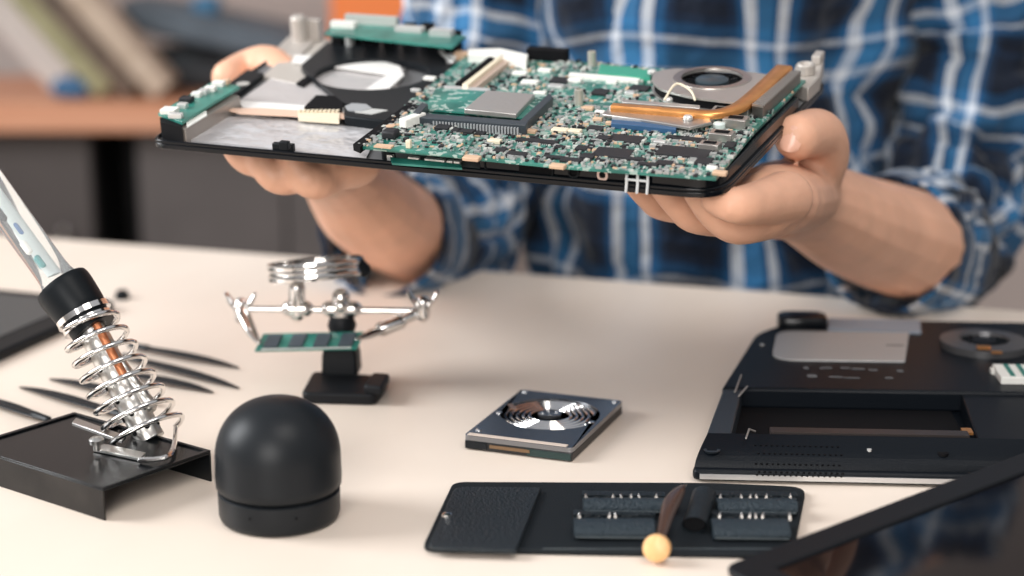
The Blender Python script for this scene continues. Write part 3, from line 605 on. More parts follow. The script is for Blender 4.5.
# foils and sheets
fo = part('foil_shield', pq([(172, 138), (205, 117), (262, 116), (380, 130), (366, 158)], -.0006, .0006), FOIL)
part('foil_shield', pq([(240, 100), (300, 58), (405, 68), (390, 100), (330, 108)], -.0006, .0016), mat('pale_foil', (.66, .63, .62), .36, .4, bump=.8, bscale=50))
part('metal_strap', pq([(262, 76), (310, 36), (352, 44), (300, 84)], -.0006, .002), mat('beige_metal', (.58, .54, .49), .4, .3))
part('rubber_strip', pq([(296, 83), (324, 64), (330, 66), (303, 86)], .002, .0032), DARK)
part('strap_bracket', [pq([(272, 52), (300, 25), (325, 30), (300, 56)], .002, .0035), xf(box(0, 0, 0, .022, .006, .016), Matrix.Translation((*L(308, 40, .002).to_2d(), .002))), lathe([(.006, .0), (.006, .018), (.004, .02), (0, .02)], 24, (*L(300, 42, .002).to_2d(), .002))], mat('pale_casting', (.52, .48, .44), .45, .4), bevel=.0006)
part('corner_plate', pq([(214, 94), (247, 69), (264, 73), (233, 97)], -.0006, .004), BLK, bevel=.0006)
part('label_dot', lathe([(.0045, .004), (.0045, .0044), (0, .0044)], 24, (*L(243, 84, .004).to_2d(), 0)), mat('grey_dot', (.45, .43, .40), .5))
part('ribbon_cable', pq([(238, 100), (243, 107), (300, 116), (345, 116), (345, 108), (300, 105)], .002, .0034), mat('white_ribbon', (.85, .83, .80), .4))
part('ribbon_cable', pq([(295, 55), (365, 56), (400, 66), (404, 75), (385, 92), (360, 93), (388, 74), (330, 66), (292, 62)], .003, .0040), mat('white_ribbon', (0, 0, 0), .4))
part('copper_ribbon', pq([(222, 108), (240, 113), (345, 118), (345, 113), (262, 108)], .0036, .0045), mat('peach_ribbon', (.72, .50, .38), .45))
part('comb_connector', [pq([(298, 110), (340, 113), (339, 119), (298, 116)], .002, .0055)] + [lbox(300 + i * 4.2, 112, .0055, .0015, .003, .0015) for i in range(10)], CREAM, bevel=.0002)
part('black_film', pq([(304, 107), (316, 95), (345, 96), (342, 110)], .004, .0058), DARK)
# black fan plate with round hole
outer = q2([(310, 57), (330, 40), (450, 42), (472, 62), (440, 98), (400, 122), (345, 104), (300, 66)], .006)
hc = L(372, 74, .006); cen = Vector((hc.x, hc.y))
angs = [2 * pi * i / 48 for i in range(48)]
def rayout(a):
    best = None; d = Vector((cos(a), sin(a)))
    for i in range(len(outer)):
        p, r_ = outer[i - 1], outer[i] - outer[i - 1]; den = d.x * r_.y - d.y * r_.x
        if abs(den) < 1e-9: continue
        w_ = p - cen; tt = (w_.x * r_.y - w_.y * r_.x) / den; uu = (w_.x * d.y - w_.y * d.x) / den
        if tt > 0 and -1e-6 <= uu <= 1 + 1e-6: best = tt if best is None else max(best, tt)
    return cen + d * (best or .05)
part('frame_plate', ringprism([rayout(a) for a in angs], [(cen.x + .040 * cos(a), cen.y + .036 * sin(a)) for a in angs], .001, .006), MATTE, bevel=.0008)
part('speaker_bar', pq([(344, 104), (432, 118), (428, 126), (344, 116)], .0, .007), BLK, bevel=.001)
part('speaker_bar_insert', pq([(356, 107), (388, 110), (372, 114), (355, 112)], .007, .0075), mat('pale_grey_plastic', (.5, .5, .48), .5))
part('oval_cutout', pq([(345, 106), (352, 103), (366, 104), (372, 108), (360, 111), (348, 110)], .006, .0078), GREYP)
# raised green board at the back left with supports
zb = .022
part('support_block', [lbox(x, 46, .004, .008, .010, zb - .006) for x in (340, 372, 391, 410, 428)] + [lbox(350, 44, .004, .020, .004, .010)], DARK)
part('support_block', [lbox(445, 52, .004, .022, .012, zb - .007)], DARK)
rb = part('rear_board', pq([(325, 33), (338, 20), (466, 36), (452, 47)], zb - .0018, zb), PCB2, bevel=.0002)
part('socket', [lbox(344, 27, zb, .018, .006, .004)], WHITE, rb); part('socket', [lbox(372, 24, zb, .040, .005, .006)], mat('grey_socket', (.45, .47, .44), .5), rb)
part('socket', [lbox(410, 31, zb, .020, .008, .003)], mat('pale_grey_plastic', (0, 0, 0), .5), rb); part('socket', [lbox(442, 35, zb, .016, .008, .004)], TIN, rb)
part('standoff', lathe([(.0032, 0), (.0032, zb - .002)], 16, (*L(350, 45, .006).to_2d(), .0)), TIN)
part('cable_clip', [lbox(462, 60, .008, .010, .007, .006)], TAN, bevel=.001); part('cable_clip', [lbox(453, 63, .006, .007, .008, .006)], TIN, bevel=.001)
part('clip_arm', tube([(*L(441, 52, .01).to_2d(), .010), (*L(452, 62, .01).to_2d(), .010)], .0016), TIN)

# button board at the left end
zl = .0130
bb = part('button_board', pq([(158, 113), (215, 80), (240, 86), (182, 122)], zl - .002, zl), PCB2, bevel=.0002)
part('board_mount', pq([(164, 124), (185, 129), (240, 96), (220, 90)], -.0006, .0095), mat('grey_mount', (.36, .32, .29), .3, .5), bevel=.0005)
part('board_mount', pq([(160, 122), (182, 127), (182, 122), (160, 117)], .0, zl - .002), DARK)
part('side_label', pq([(186, 121), (206, 109), (207, 115), (187, 127)], .010, .0108), WHITE)
for x, y, w_, d_, m_ in ((170, 113, .010, .008, WHITE), (183, 108, .006, .005, TIN), (187, 102, .008, .007, CHIP), (197, 97, .006, .005, WHITE), (204, 94, .006, .006, TIN), (211, 91, .007, .005, WHITE), (219, 86, .008, .006, WHITE), (226, 84, .005, .005, TAN), (176, 118, .009, .004, TIN)):
    part('component', lbox(x, y, zl, w_, d_, .0032, .1), m_, bb, bevel=.0003)
part('foil_clip', [lbox(284, 151, .0, .014, .004, .005), lbox(285, 149, .005, .006, .004, .005)], BLK, bevel=.0006)

# main board ----------------------------------------------------
zm = .0115
MBP = [(357, 146), (470, 52), (655, 68), (806, 80), (754, 132), (716, 178), (560, 166), (470, 157)]
mbp2 = q2(MBP, zm)
def DENS(p_): return .95 if p_[1] < .075 else .62 if p_[1] < .12 else .34
mb = part('motherboard', pq(MBP, zm - .0018, zm), PCB, bevel=.0001)
part('board_edge_film', pq([(353, 144), (412, 100), (418, 103), (360, 147)], zm - .003, zm + .001), DARK)
# front wall with ports
fy = .0022
wv = lambda x: L(x, 170, .004).x
x0w, x1w = L(372, 168, .004).x, TW - .014
xl_ = L(468, 170, .006).x; xr_, yr_ = TQ[1].x, TQ[1].y; er = (TQ[2] - TQ[1]).normalized()
def RE(d_, in_): q_ = TQ[1] + er * d_ + Vector((-er.y, er.x)) * in_; return (q_.x, q_.y)
part('port_wall', [prism([(xl_, FX(xl_) + .002), (xr_ - .028, FX(xr_ - .028) + .002), (xr_ - .028, FX(xr_) + .007), (xl_, FX(xl_) + .007)], -.001, .008), prism(rounded([(xr_ - .03, FX(xr_ - .03) + .002), RE(.001, .002), RE(.16, .0015), RE(.16, .006), RE(.01, .007), (xr_ - .03, FX(xr_) + .007)], [0, .019, 0, 0, .014, 0]), -.001, .0085)], GLOSS, bevel=.0008)
def face_ring(cx_, cz, w_, h_, th, y, n=8):
    o_ = rounded([(cx_ - w_ / 2, cz - h_ / 2), (cx_ + w_ / 2, cz - h_ / 2), (cx_ + w_ / 2, cz + h_ / 2), (cx_ - w_ / 2, cz + h_ / 2)], min(w_, h_) * .49, n)
    i_ = rounded([(cx_ - w_ / 2 + th, cz - h_ / 2 + th), (cx_ + w_ / 2 - th, cz - h_ / 2 + th), (cx_ + w_ / 2 - th, cz + h_ / 2 - th), (cx_ - w_ / 2 + th, cz + h_ / 2 - th)], min(w_, h_) * .49 - th, n)
    g = ringprism(o_, i_, 0, .0014); R_ = Matrix(((1, 0, 0, 0), (0, 0, 1, y - .0012), (0, 1, 0, 0), (0, 0, 0, 1))); fill = xf(prism(i_, .0012, .0014), R_)
    return xf(g, R_), fill
a, b = L(475, 172, .004).x, L(546, 178, .004).x
rg, fl = face_ring((a + b) / 2, .0036, b - a, .0080, .0009, FX((a + b) / 2) + .0020)
part('card_slot', rg, BLK, bevel=.0002); part('card_slot_opening', fl, DARK)
for x in (566, 598):
    c_ = L(x, 180, .004).x; rg, fl = face_ring(c_, .0042, .0066, .0066, .0009 if x == 566 else .0014, FX(c_) + .0018)
    part('audio_jack', rg, BLK if x == 566 else mat('pinkish_metal', (.55, .42, .38), .3, .7)); part('jack_opening', fl, DARK)
lm = mat('frosted_light_pipe', (.75, .77, .78), .35)
xs_ = [L(x, 186, .004).x for x in (620, 632, 643)]
fy_ = FX(xs_[1])
part('light_pipe', [tube([(x, fy_ + .006, .0075), (x, fy_ - .0004, .0070), (x, fy_ - .0014, .001), (x - .0004, fy_ - .0014, -.0035)], .0009, 10, 3) for x in xs_] + [tube([(xs_[0], fy_ - .0006, .0035), (xs_[2], fy_ - .0006, .0035)], .0008, 8)], lm)
# parts between board and tray at the front left
part('rubber_post', lathe([(.0042, 0), (.0042, .0085)], 20, (L(378, 160, .004).x, FX(.13) + .008, 0)), BLK)
part('daughter_board', pq([(390, 157), (460, 164), (462, 168), (392, 163)], .003, .0042), PCB2)
part('header_pins', [box(L(x, 168, .004).x, FX(.15) + .005, .0, .0035, .003, .0035) for x in (372, 396, 402, 415, 420, 425, 431, 440, 448)], TIN)
# memory sub-board lower left of the main board
part('sub_board', pq([(370, 146), (418, 108), (470, 116), (474, 139), (462, 156)], zm + .0005, zm + .0022), PCB, bevel=.0002)
z2 = zm + .0022
part('inductor', [lbox(391, 138, z2, .009, .009, .0055)], CHIP, bevel=.0015); part('inductor_core', lathe([(.0028, 0), (.0028, .0004), (0, .0006)], 16, (*L(391, 135, z2).to_2d(), z2 + .0055)), TAN)
part('white_socket', lbox(413, 125, z2, .006, .018, .006, -.35), WHITE, bevel=.0006)
part('solder_pad', lbox(384, 147, z2, .011, .005, .001), TAN)
part('capacitor', lbox(409, 148, z2, .003, .003, .005), CREAM, bevel=.0004)
# card cage with silver chip
zc = zm + .0010
part('card_cage', [pq([(413, 112), (528, 121), (526, 125), (413, 117)], zm, zm + .0068), pq([(524, 125), (553, 97), (549, 93), (520, 120)], zm, zm + .006), pq([(413, 112), (420, 113), (428, 104), (422, 102)], zm, zm + .009)], mat('slate_black_plastic', (.035, .045, .055), .4), bevel=.0004)
part('cage_pins', [lbox(425 + i * 3.1, 128.0 + i * .27, zm, .0010, .0016, .0052) for i in range(31)], GREYP)
part('card_board', pq([(424, 109), (436, 88), (548, 95), (524, 118)], zm + .0035, zm + .0045), PCB)
part('processor_heat_spreader', pq([(464, 109), (487, 90), (535, 94), (516, 114)], zm + .0045, zm + .0075), ALU, bevel=.0004)
# memory slot bars
part('slot_bar', pq([(462, 84), (500, 55), (505, 55), (468, 85)], zm, zm + .006), CREAM, bevel=.0003)
part('slot_bar', pq([(455, 83), (492, 54), (498, 54), (460, 84)], zm, zm + .005), DARK, bevel=.0003)
part('slot_bar', pq([(468, 86), (507, 55), (515, 56), (476, 87)], zm, zm + .004), mat('rosy_beige_plastic', (.55, .42, .34), .5), bevel=.0003)
part('slot_latch', pq([(444, 85), (490, 88), (490, 92), (446, 90)], zm, zm + .004), TIN, bevel=.0003)
part('long_connector', pq([(468, 49), (500, 48), (528, 54), (526, 62), (498, 56), (468, 54)], zm, zm + .006), WHITE, bevel=.0003)
part('black_connector', lbox(548, 60, zm, .028, .008, .008), DARK, bevel=.0004)
for x, y, h_ in ((592, 66, .010), (579, 105, .010)): part('standoff', lathe([(.0028, 0), (.0028, h_), (.0018, h_ + .0003), (.0018, h_ - .002), (0, h_ - .002)], 20, (*L(x, y, zm).to_2d(), zm)), mat('pale_brass', (.60, .57, .50), .35, .6))
part('shield_strip', pq([(600, 64), (652, 70), (650, 78), (598, 72)], zm, zm + .003), mat('green_strip', (.04, .30, .20), .4), bevel=.0003)
part('white_strip', pq([(570, 72), (640, 78), (638, 81), (568, 75)], zm, zm + .002), WHITE)
# fan
zf = zm + .0085
fcn = L(712, 78, zf); 
hous = q2([(651, 80), (655, 71), (675, 68), (752, 72), (778, 76), (740, 103), (690, 97), (660, 89)], zf); fcx = Vector((fcn.x, fcn.y))
outer = [Vector(p) for p in rounded(hous, .006, 4)]; cen = fcx; FR_ = .0195
part('fan_housing', [ringprism([rayout(a) for a in angs], [(cen.x + FR_ * cos(a), cen.y + FR_ * sin(a)) for a in angs], zf - .0014, zf), prism([rayout(a) for a in angs], zm + .0008, zm + .0018)] , ALU, bevel=.0004)
part('fan_side_wall', ringprism([cen + (rayout(a) - cen) * .96 for a in angs], [cen + (rayout(a) - cen) * .93 for a in angs], zm + .0018, zf - .0014), DARK)  # shade of the gap under the housing top is put into its black colour
part('fan_ring', ringprism([(cen.x + (FR_ + .005) * cos(a), cen.y + (FR_ + .005) * sin(a)) for a in angs], [(cen.x + FR_ * cos(a), cen.y + FR_ * sin(a)) for a in angs], zf, zf + .0006), STEEL)
fo_ = part('fan_rotor', [lathe([(.0105, zm + .003), (.0105, zf - .001), (.0095, zf - .0002), (0, zf)], 32, (cen.x, cen.y, 0))], mat('rotor_blue_black', (.03, .045, .055), .3))
for i in range(17): part('fan_blade', xf(box(.0145, 0, 0, .008, .0007, zf - zm - .005), place((cen.x, cen.y, zm + .0025), 2 * pi * i / 17) @ Matrix.Rotation(.0, 4, 'X')), BLK, fo_)
# heat sink plate, pipe, fins
zp = zm + .0072
part('heat_sink_plate', pq([(610, 106), (706, 113), (712, 122), (690, 127), (640, 119), (602, 114)], zm + .003, zm + .0052), NICK, bevel=.0006)
part('heat_sink_arm', pq([(622, 99), (700, 105), (700, 108), (622, 102)], zm + .003, zm + .0058), ALU, bevel=.0004)
hpz = zm + .0090
PP = [L(612, 104, hpz), L(650, 107, hpz), L(690, 110, hpz), L(715, 111, hpz), L(735, 106, hpz), L(750, 96, hpz), L(768, 80, hpz), L(784, 65, hpz)]
def strip(P_, W_, z0, z1, k=6):
    P_ = catmull(P_, k); Q = catmull([Vector((w_, 0, 0)) for w_ in W_], k); n = len(P_); v = []; f = []
    for i, p in enumerate(P_):
        t_ = P_[min(i + 1, n - 1)] - P_[max(i - 1, 0)]; t_.z = 0; t_.normalize(); s_ = Vector((-t_.y, t_.x, 0)) * Q[i].x / 2
        prof_ = ((1, z0), (1, (z0 * .3 + z1 * .7)), (.8, z1), (-.8, z1), (-1, z0 * .3 + z1 * .7), (-1, z0))
        for a_, z_ in prof_: q_ = p + s_ * a_; v.append((q_.x, q_.y, z_))
    m_ = 6
    for i in range(n - 1):
        for j in range(m_): f.append((i * m_ + j, i * m_ + (j + 1) % m_, (i + 1) * m_ + (j + 1) % m_, (i + 1) * m_ + j))
    f += [tuple(range(m_)), tuple(range((n - 1) * m_, n * m_))[::-1]]; return v, f
part('copper_heat_pipe', strip(PP, [.0065, .0065, .0070, .0080, .0095, .0105, .0110, .0115], zm + .0052, zm + .0090), COPPER, sharp=60)
zfin = zm + .0080
part('heat_sink_fins', [pq([(752, 104), (792, 70), (801, 71), (763, 106)], zm - .001, zfin)], mat('fin_stack', (.20, .19, .18), .35, .8), bevel=.0003)
fa, fb, fc_, fd_ = [L(x, y, zfin + .0003) for x, y in ((752, 104), (792, 70), (801, 71), (763, 106))]
part('fin', [prism([fa.lerp(fb, t_), fa.lerp(fb, t_ + .012), fd_.lerp(fc_, t_ + .012), fd_.lerp(fc_, t_)], zfin - .001, zfin + .0006) for t_ in [i / 24 for i in range(24)]], NICK)['kind'] = 'stuff'
zh = .010
part('hinge_bracket', [pq([(796, 64), (824, 60), (820, 76), (808, 88), (790, 80)], 0, zh), xf(lathe([(.006, 0), (.006, .007), (.0035, .0075), (.003, .005), (0, .005)], 24), Matrix.Translation((*L(806, 68, zh + .004).to_2d(), zh))), lbox(818, 62, zh, .006, .014, .006)], mat('pale_casting', (0, 0, 0), .4), bevel=.0008)
for x, y in ((688, 118), (614, 108), (745, 90), (652, 72), (668, 100)): part('screw', lathe([(.0030, 0), (.0030, .0016), (.0022, .0024), (0, .0026)], 16, (*L(x, y, zm + .006).to_2d(), zm + .0052)), TIN)
part('screw_boss', lathe([(.005, zm), (.005, zm + .0052)], 20, (*L(689, 121, zm + .004).to_2d(), 0)), NICK)
part('blue_connector', pq([(612, 117), (678, 123), (676, 129), (611, 123)], zm, zm + .0035), BLUEC, bevel=.0004)
part('blue_connector_latch', pq([(612, 116), (676, 121), (676, 123), (612, 118)], zm + .0035, zm + .0045), GREYP)
part('fan_cable', tube([(*L(665, 97, zf).to_2d(), zm + .007), (*L(676, 91, zf).to_2d(), zm + .013), (*L(690, 94, zf).to_2d(), zm + .011), (*L(695, 99, zf).to_2d(), zm + .008)], .0008, 8, 6), CREAM)
# metal port shells along the right edge
for x, y, w_, d_, h_ in ((741, 114, .012, .010, .0065), (722, 118, .012, .010, .006), (736, 127, .014, .010, .006), (722, 140, .014, .009, .005), (710, 150, .012, .008, .0045)):
    s_ = part('port_shell', lbox(x, y, zm, w_, d_, h_, -.05), NICK, bevel=.0004); c_ = L(x, y, zm)
    part('port_window', [box(c_.x, c_.y - .0, zm + h_, w_ * .6, d_ * .45, .0004)], DARK, s_)
part('white_button', lathe([(.0038, 0), (.0038, .0034), (.003, .004), (0, .0041)], 20, (*L(719, 129, zm).to_2d(), zm)), mat('pale_mint', (.62, .70, .66), .45))
# larger chips
for x, y, w_, d_ in ((626, 139, .020, .012), (613, 153, .022, .015), (684, 152, .030, .016), (537, 141, .026, .005), (500, 150, .007, .007), (517, 154, .012, .007), (554, 157, .013, .0035), (571, 160, .012, .006), (588, 156, .008, .008), (582, 148, .007, .007), (560, 147, .006, .004), (648, 164, .012, .004), (636, 159, .011, .004), (704, 161, .009, .011), (665, 163, .010, .007), (675, 137, .010, .004), (466, 131, .010, .006), (478, 133, .009, .006), (443, 127, .009, .007), (457, 130, .006, .006), (605, 138, .010, .007), (730, 145, .006, .010), (596, 128, .010, .007), (520, 92, .0, .0), (560, 80, .012, .010), (600, 92, .010, .010), (640, 88, .012, .010), (690, 139, .020, .005), (655, 131, .0, .0)):
    if w_:
        z_ = zm + (.0022 if x < 470 and y > 120 else 0); c_ = L(x, y, z_ + .001)
        ch = part('integrated_chip', box(c_.x, c_.y, z_, w_, d_, .0016), CHIP, bevel=.0002)
        if w_ > .018: part('chip_legs', [box(c_.x + (i - (n_ - 1) / 2) * .0013, c_.y, z_, .0005, d_ + .0022, .0006) for n_ in [int(w_ / .0013)] for i in range(n_)], TIN, ch)
# row of bright leads
part('lead_row', [lbox(688 + i * 2.3 - 5, 137 + i * .2, zm, .0007, .008, .0012) for i in range(9)], TIN)
for x, y, m_, s_ in ((495, 143, CREAM, .008), (531, 133, TAN, .007), (560, 132, CREAM, .010), (575, 133, CREAM, .008), (588, 110, TAN, .007), (600, 114, WHITE, .006), (598, 121, TAN, .006), (472, 160, TAN, .010), (558, 168, TAN, .009), (720, 175, TAN, .008), (712, 170, WHITE, .006), (520, 75, WHITE, .010), (545, 72, WHITE, .009), (610, 125, TAN, .005), (697, 122, NICK, .009), (708, 122, WHITE, .007), (660, 144, TIN, .007), (540, 95, WHITE, .008), (556, 88, TIN, .010), (575, 82, WHITE, .009), (530, 84, WHITE, .011), (430, 80, WHITE, .008), (440, 93, TIN, .006), (416, 92, TIN, .006), (630, 95, TIN, .006), (664, 93, WHITE, .006), (612, 84, WHITE, .007)):
    part('component', lbox(x, y, zm, s_, s_ * .6, .0022, random.uniform(-.05, .05)), m_, bevel=.0004)
def inside(p, poly):
    c_ = False; n = len(poly)
    for i in range(n):
        a_, b_ = poly[i - 1], poly[i]
        if (a_[1] > p[1]) != (b_[1] > p[1]) and p[0] < (b_[0] - a_[0]) * (p[1] - a_[1]) / (b_[1] - a_[1]) + a_[0]: c_ = not c_
    return c_
nogo = [q2([(424, 120), (436, 88), (548, 95), (524, 122)], zm), q2([(651, 85), (655, 71), (675, 68), (752, 72), (778, 76), (740, 103), (690, 101), (660, 95)], zm), q2([(607, 102), (700, 108), (714, 118), (745, 110), (800, 72), (812, 80), (763, 112), (680, 130), (608, 118)], zm)]
small = {'a': [], 'b': [], 'c': [], 'd': [], 'e': []}
xa, xb_, ya, yb_ = min(p.x for p in mbp2), max(p.x for p in mbp2), min(p.y for p in mbp2), max(p.y for p in mbp2)
cnt = 0
while cnt < 3000:
    p = (random.uniform(xa + .002, xb_ - .002), random.uniform(ya + .002, yb_ - .004)); dens = noise.noise(Vector((p[0] * 45, p[1] * 45, 1))) * .5 + DENS(p)
    if random.random() > dens or not inside(p, mbp2) or any(inside(p, g_) for g_ in nogo): continue
    k_ = random.choices('abcde', (42, 8, 24, 16, 10))[0]; sc = random.choice((.0008, .0011, .0015, .0022)); ro = random.choice((0, pi / 2))
    zz = zm + (.0020 if inside(p, q2([(370, 146), (418, 108), (470, 116), (474, 139), (462, 156)], zm)) else 0)
    small[k_].append(box(p[0], p[1], zz, sc * 1.7, sc, random.uniform(.0005, .0016), ro)); cnt += 1
for k_, nm, m_ in (('a', 'solder_joints', mat('dull_solder', (.42, .43, .42), .4, .4)), ('b', 'ceramic_capacitors', TAN), ('c', 'small_resistors', CHIP), ('d', 'white_capacitors', mat('grey_white_ceramic', (.52, .53, .49), .5)), ('e', 'green_coils', mat('grey_green_part', (.22, .34, .30), .5))):
    part(nm, small[k_], m_, smooth=False)['kind'] = 'stuff'

# ---------------------------------------------------------------- the person
PX, PD = Yp(715, 0, 1.68).x, 1.70
per = empty('person', 'person in a blue plaid shirt with rolled sleeves holding up the laptop chassis', 'person', place((PX, PD, 0)))
PI_ = per.matrix_world.inverted()
G_ = []
def limb(pts, rad, k=5, flat=1., n=16, up=Vector((0, 0, 1))): G_.append(tube(pts, rad, n, k, flat, True, up))
def U(x, y, v):
    p, wv_ = LV(x, y, v); return p
def UW(x, y, v, r):
    """under the tray: photo point at tray depth v; pushed down so that it clears the tray bottom by r"""
    d = TRI @ ray(x, y); t_ = (v - CL.y) / d.y; p = CL + d * t_
    inside_ = -.004 < p.x < TW + .004
    if inside_ and p.z > -.0046 - r: p.z = -.0046 - r
    return TO + TR @ p
# screen-right arm (the person's left)
wR = Yp(800, 196, 1.235); eR = Yp(945, 262, 1.49)
limb([Yp(945, 258, 1.53), Yp(905, 243, 1.40), Yp(853, 225, 1.31), Yp(806, 202, 1.235), Yp(778, 200, 1.19)], [.046, .0475, .0415, .033, .029], 6, .9)
# palm
limb([Yp(800, 196, 1.235), UW(772, 200, .10, .016), UW(748, 200, .085, .014)], [.030, .029, .020], 5, .75)
limb([Yp(790, 200, 1.20), UW(765, 212, .07, .014)], [.024, .018], 4, .8)
# fingers: index nearest, the rest staggered behind
limb([UW(786, 198, .080, .011), UW(757, 203, .040, .011), UW(735, 196, .020, .009), UW(716, 180, .022, .008)], [.0165, .0128, .0108, .0085], 5)
limb([UW(778, 214, .085, .011), UW(738, 226, .045, .010), UW(714, 213, .034, .009), UW(696, 192, .032, .008)], [.0140, .0112, .0098, .0080], 5)
limb([UW(765, 218, .100, .011), UW(700, 218, .064, .009), UW(680, 206, .052, .009), UW(662, 188, .046, .008)], [.0130, .0104, .0092, .0076], 5)
limb([UW(750, 214, .115, .011), UW(668, 207, .084, .009), UW(650, 198, .072, .008), UW(634, 184, .064, .007)], [.0120, .0094, .0084, .0070], 5)
# thumb by the right rim
tA, tB, tC, tD = Yp(806, 184, 1.205), Yp(822, 156, 1.19), Yp(818, 134, 1.165), Yp(797, 137, 1.130)
limb([Yp(812, 186, 1.205), Yp(800, 176, 1.175)], [.020, .0165], 0)
limb([tA, tB, tC, tD], [.021, .0180, .0162, .0145], 6)
# screen-left arm (the person's right)
limb([Yp(455, 255, 1.60), Yp(405, 232, 1.50), Yp(368, 208, 1.40), Yp(340, 178, 1.33), UW(318, 160, .11, .014)], [.042, .043, .040, .030, .024], 6, .9)
limb([Yp(345, 180, 1.33), UW(310, 160, .12, .014), UW(275, 140, .12, .012)], [.028, .026, .016], 5, .75)
limb([UW(345, 160, .10, .014), UW(318, 168, .07, .014)], [.026, .020], 5, .75)
limb([UW(335, 168, .09, .014), UW(315, 181, .055, .012), UW(298, 171, .05, .010), UW(290, 150, .05, .009)], [.0150, .0125, .0105, .0085], 5)
limb([UW(318, 164, .09, .012), UW(284, 178, .05, .011), UW(266, 168, .045, .010), UW(258, 148, .05, .008)], [.0145, .0115, .0100, .0082], 5)
limb([UW(300, 158, .09, .012), UW(262, 162, .055, .010), UW(244, 158, .05, .009), UW(232, 146, .05, .008)], [.0135, .0108, .0095, .0078], 5)
limb([UW(290, 150, .10, .012), UW(255, 140, .08, .010), UW(238, 128, .08, .009)], [.0125, .0100, .0085], 5)
limb([UW(300, 90, .16, .016), UW(272, 66, .19, .011), Yp(250, 67, 1.345), Yp(228, 77, 1.315)], [.018, .0140, .0132, .0120], 6)
# trunk, neck, head, legs as one body
ch = Vector((PX, PD, 0))
limb([ch + Vector((0, 0, .50)), ch + Vector((0, -.02, .75)), ch + Vector((0, -.03, 1.0)), ch + Vector((0, 0, 1.2))], [.13, .11, .12, .10], 4, .8)
shL, shR = ch + Vector((-.19, 0, 1.20)), ch + Vector((.19, 0, 1.20))
limb([shL, ch + Vector((0, 0, 1.23)), shR], [.05, .06, .05], 4)
limb([shL, Yp(475, 110, 1.66), Yp(462, 225, 1.61), Yp(440, 245, 1.57)], [.05, .045, .042, .042], 4)
limb([shR, Yp(975, 110, 1.63), Yp(945, 232, 1.56), Yp(930, 252, 1.49)], [.05, .045, .042, .042], 4)
limb([ch + Vector((0, 0, 1.2)), ch + Vector((0, -.03, 1.34))], [.060, .055], 3)
hc_ = ch + Vector((0, -.06, 1.45))
limb([hc_ + Vector((0, -.010, -.06)), hc_ + Vector((0, 0, -.01)), hc_ + Vector((0, .012, .05))], [.058, .076, .078], 5, 1.12)
limb([hc_ + Vector((0, -.095, .01)), hc_ + Vector((0, -.105, -.025))], [.008, .013], 3)
limb([hc_ + Vector((-.02, -.082, -.055)), hc_ + Vector((.02, -.082, -.055))], [.008, .008], 3)
for s in (-1, 1):
    limb([hc_ + Vector((s * .078, .01, -.025)), hc_ + Vector((s * .084, .015, .02))], [.010, .013], 3)
    limb([ch + Vector((s * .09, .02, .52)), ch + Vector((s * .11, -.22, .53)), ch + Vector((s * .12, -.40, .50)), ch + Vector((s * .12, -.38, .28)), ch + Vector((s * .12, -.36, .08))], [.085, .075, .058, .052, .035], 5)
    limb([ch + Vector((s * .12, -.35, .045)), ch + Vector((s * .13, -.50, .035))], [.034, .028], 3)
bd = obj('body', [([tuple(PI_ @ Vector(p)) for p in g[0]], g[1]) for g in G_], SKIN, per)
m_ = bd.modifiers.new('remesh', 'REMESH'); m_.mode = 'VOXEL'; m_.voxel_size = .0020; m_.use_smooth_shade = True
m_ = bd.modifiers.new('smooth', 'SMOOTH'); m_.factor = .5; m_.iterations = 3
# thumb nails
def nail(c_, fwd, nrm, w_, l_):
    fwd = fwd.normalized(); nrm = (nrm - fwd * nrm.dot(fwd)).normalized(); sd_ = fwd.cross(nrm); v = []; f = []
    for k in range(2):
        for i in range(9):
            for j in range(7):
                a_, b_ = (j / 6 - .5) * 2, (i / 8 - .5) * 2; rr_ = (1 - abs(b_) ** 4 * .35)
                v.append(c_ + sd_ * a_ * w_ / 2 * rr_ + fwd * b_ * l_ / 2 * (1 - .15 * a_ * a_) + nrm * ((.0003 if k else -.0012) - a_ * a_ * w_ * .18 - b_ * b_ * .0006))
    for i in range(8):
        for j in range(6): a_ = i * 7 + j; f += [(a_, a_ + 1, a_ + 8, a_ + 7), (a_ + 70, a_ + 69 + 1 - 1 + 1 - 7 + 0, a_ + 63, a_ + 63)] if False else [(a_, a_ + 1, a_ + 8, a_ + 7), (a_ + 70, a_ + 71, a_ + 64, a_ + 63)]
    return [tuple(PI_ @ p) for p in v], f
fw = (tD - tC) + Vector((-.004, 0, -.004)); nm_ = (CAM - tD).normalized() + Vector((-.3, 0, -.15))
obj('thumbnail', nail(tD + nm_.normalized() * .0143 + Vector((0, 0, .001)), Vector((-.3, -.2, -1)), nm_, .0135, .0165), NAIL, per)
# hair and eyes (above the frame)
HR = mat('dark_brown_hair', (.05, .03, .02), .6, bump=.6, bscale=150)
def skull(z0): return [p for p in []]
v, f = softbox(.17, .20, .15, 32, .8); 
obj('hair', [([tuple(PI_ @ (Vector(p) + hc_ + Vector((0, .022, .005)))) for p in v], f)], HR, per)
for s in (-1, 1): obj('eye', [xf(lathe([(.001, -.011), (.008, -.008), (.011, 0), (.008, .008), (.001, .011)], 20), PI_ @ Matrix.Translation(hc_ + Vector((s * .031, -.072, .005))))], WHITE, per)
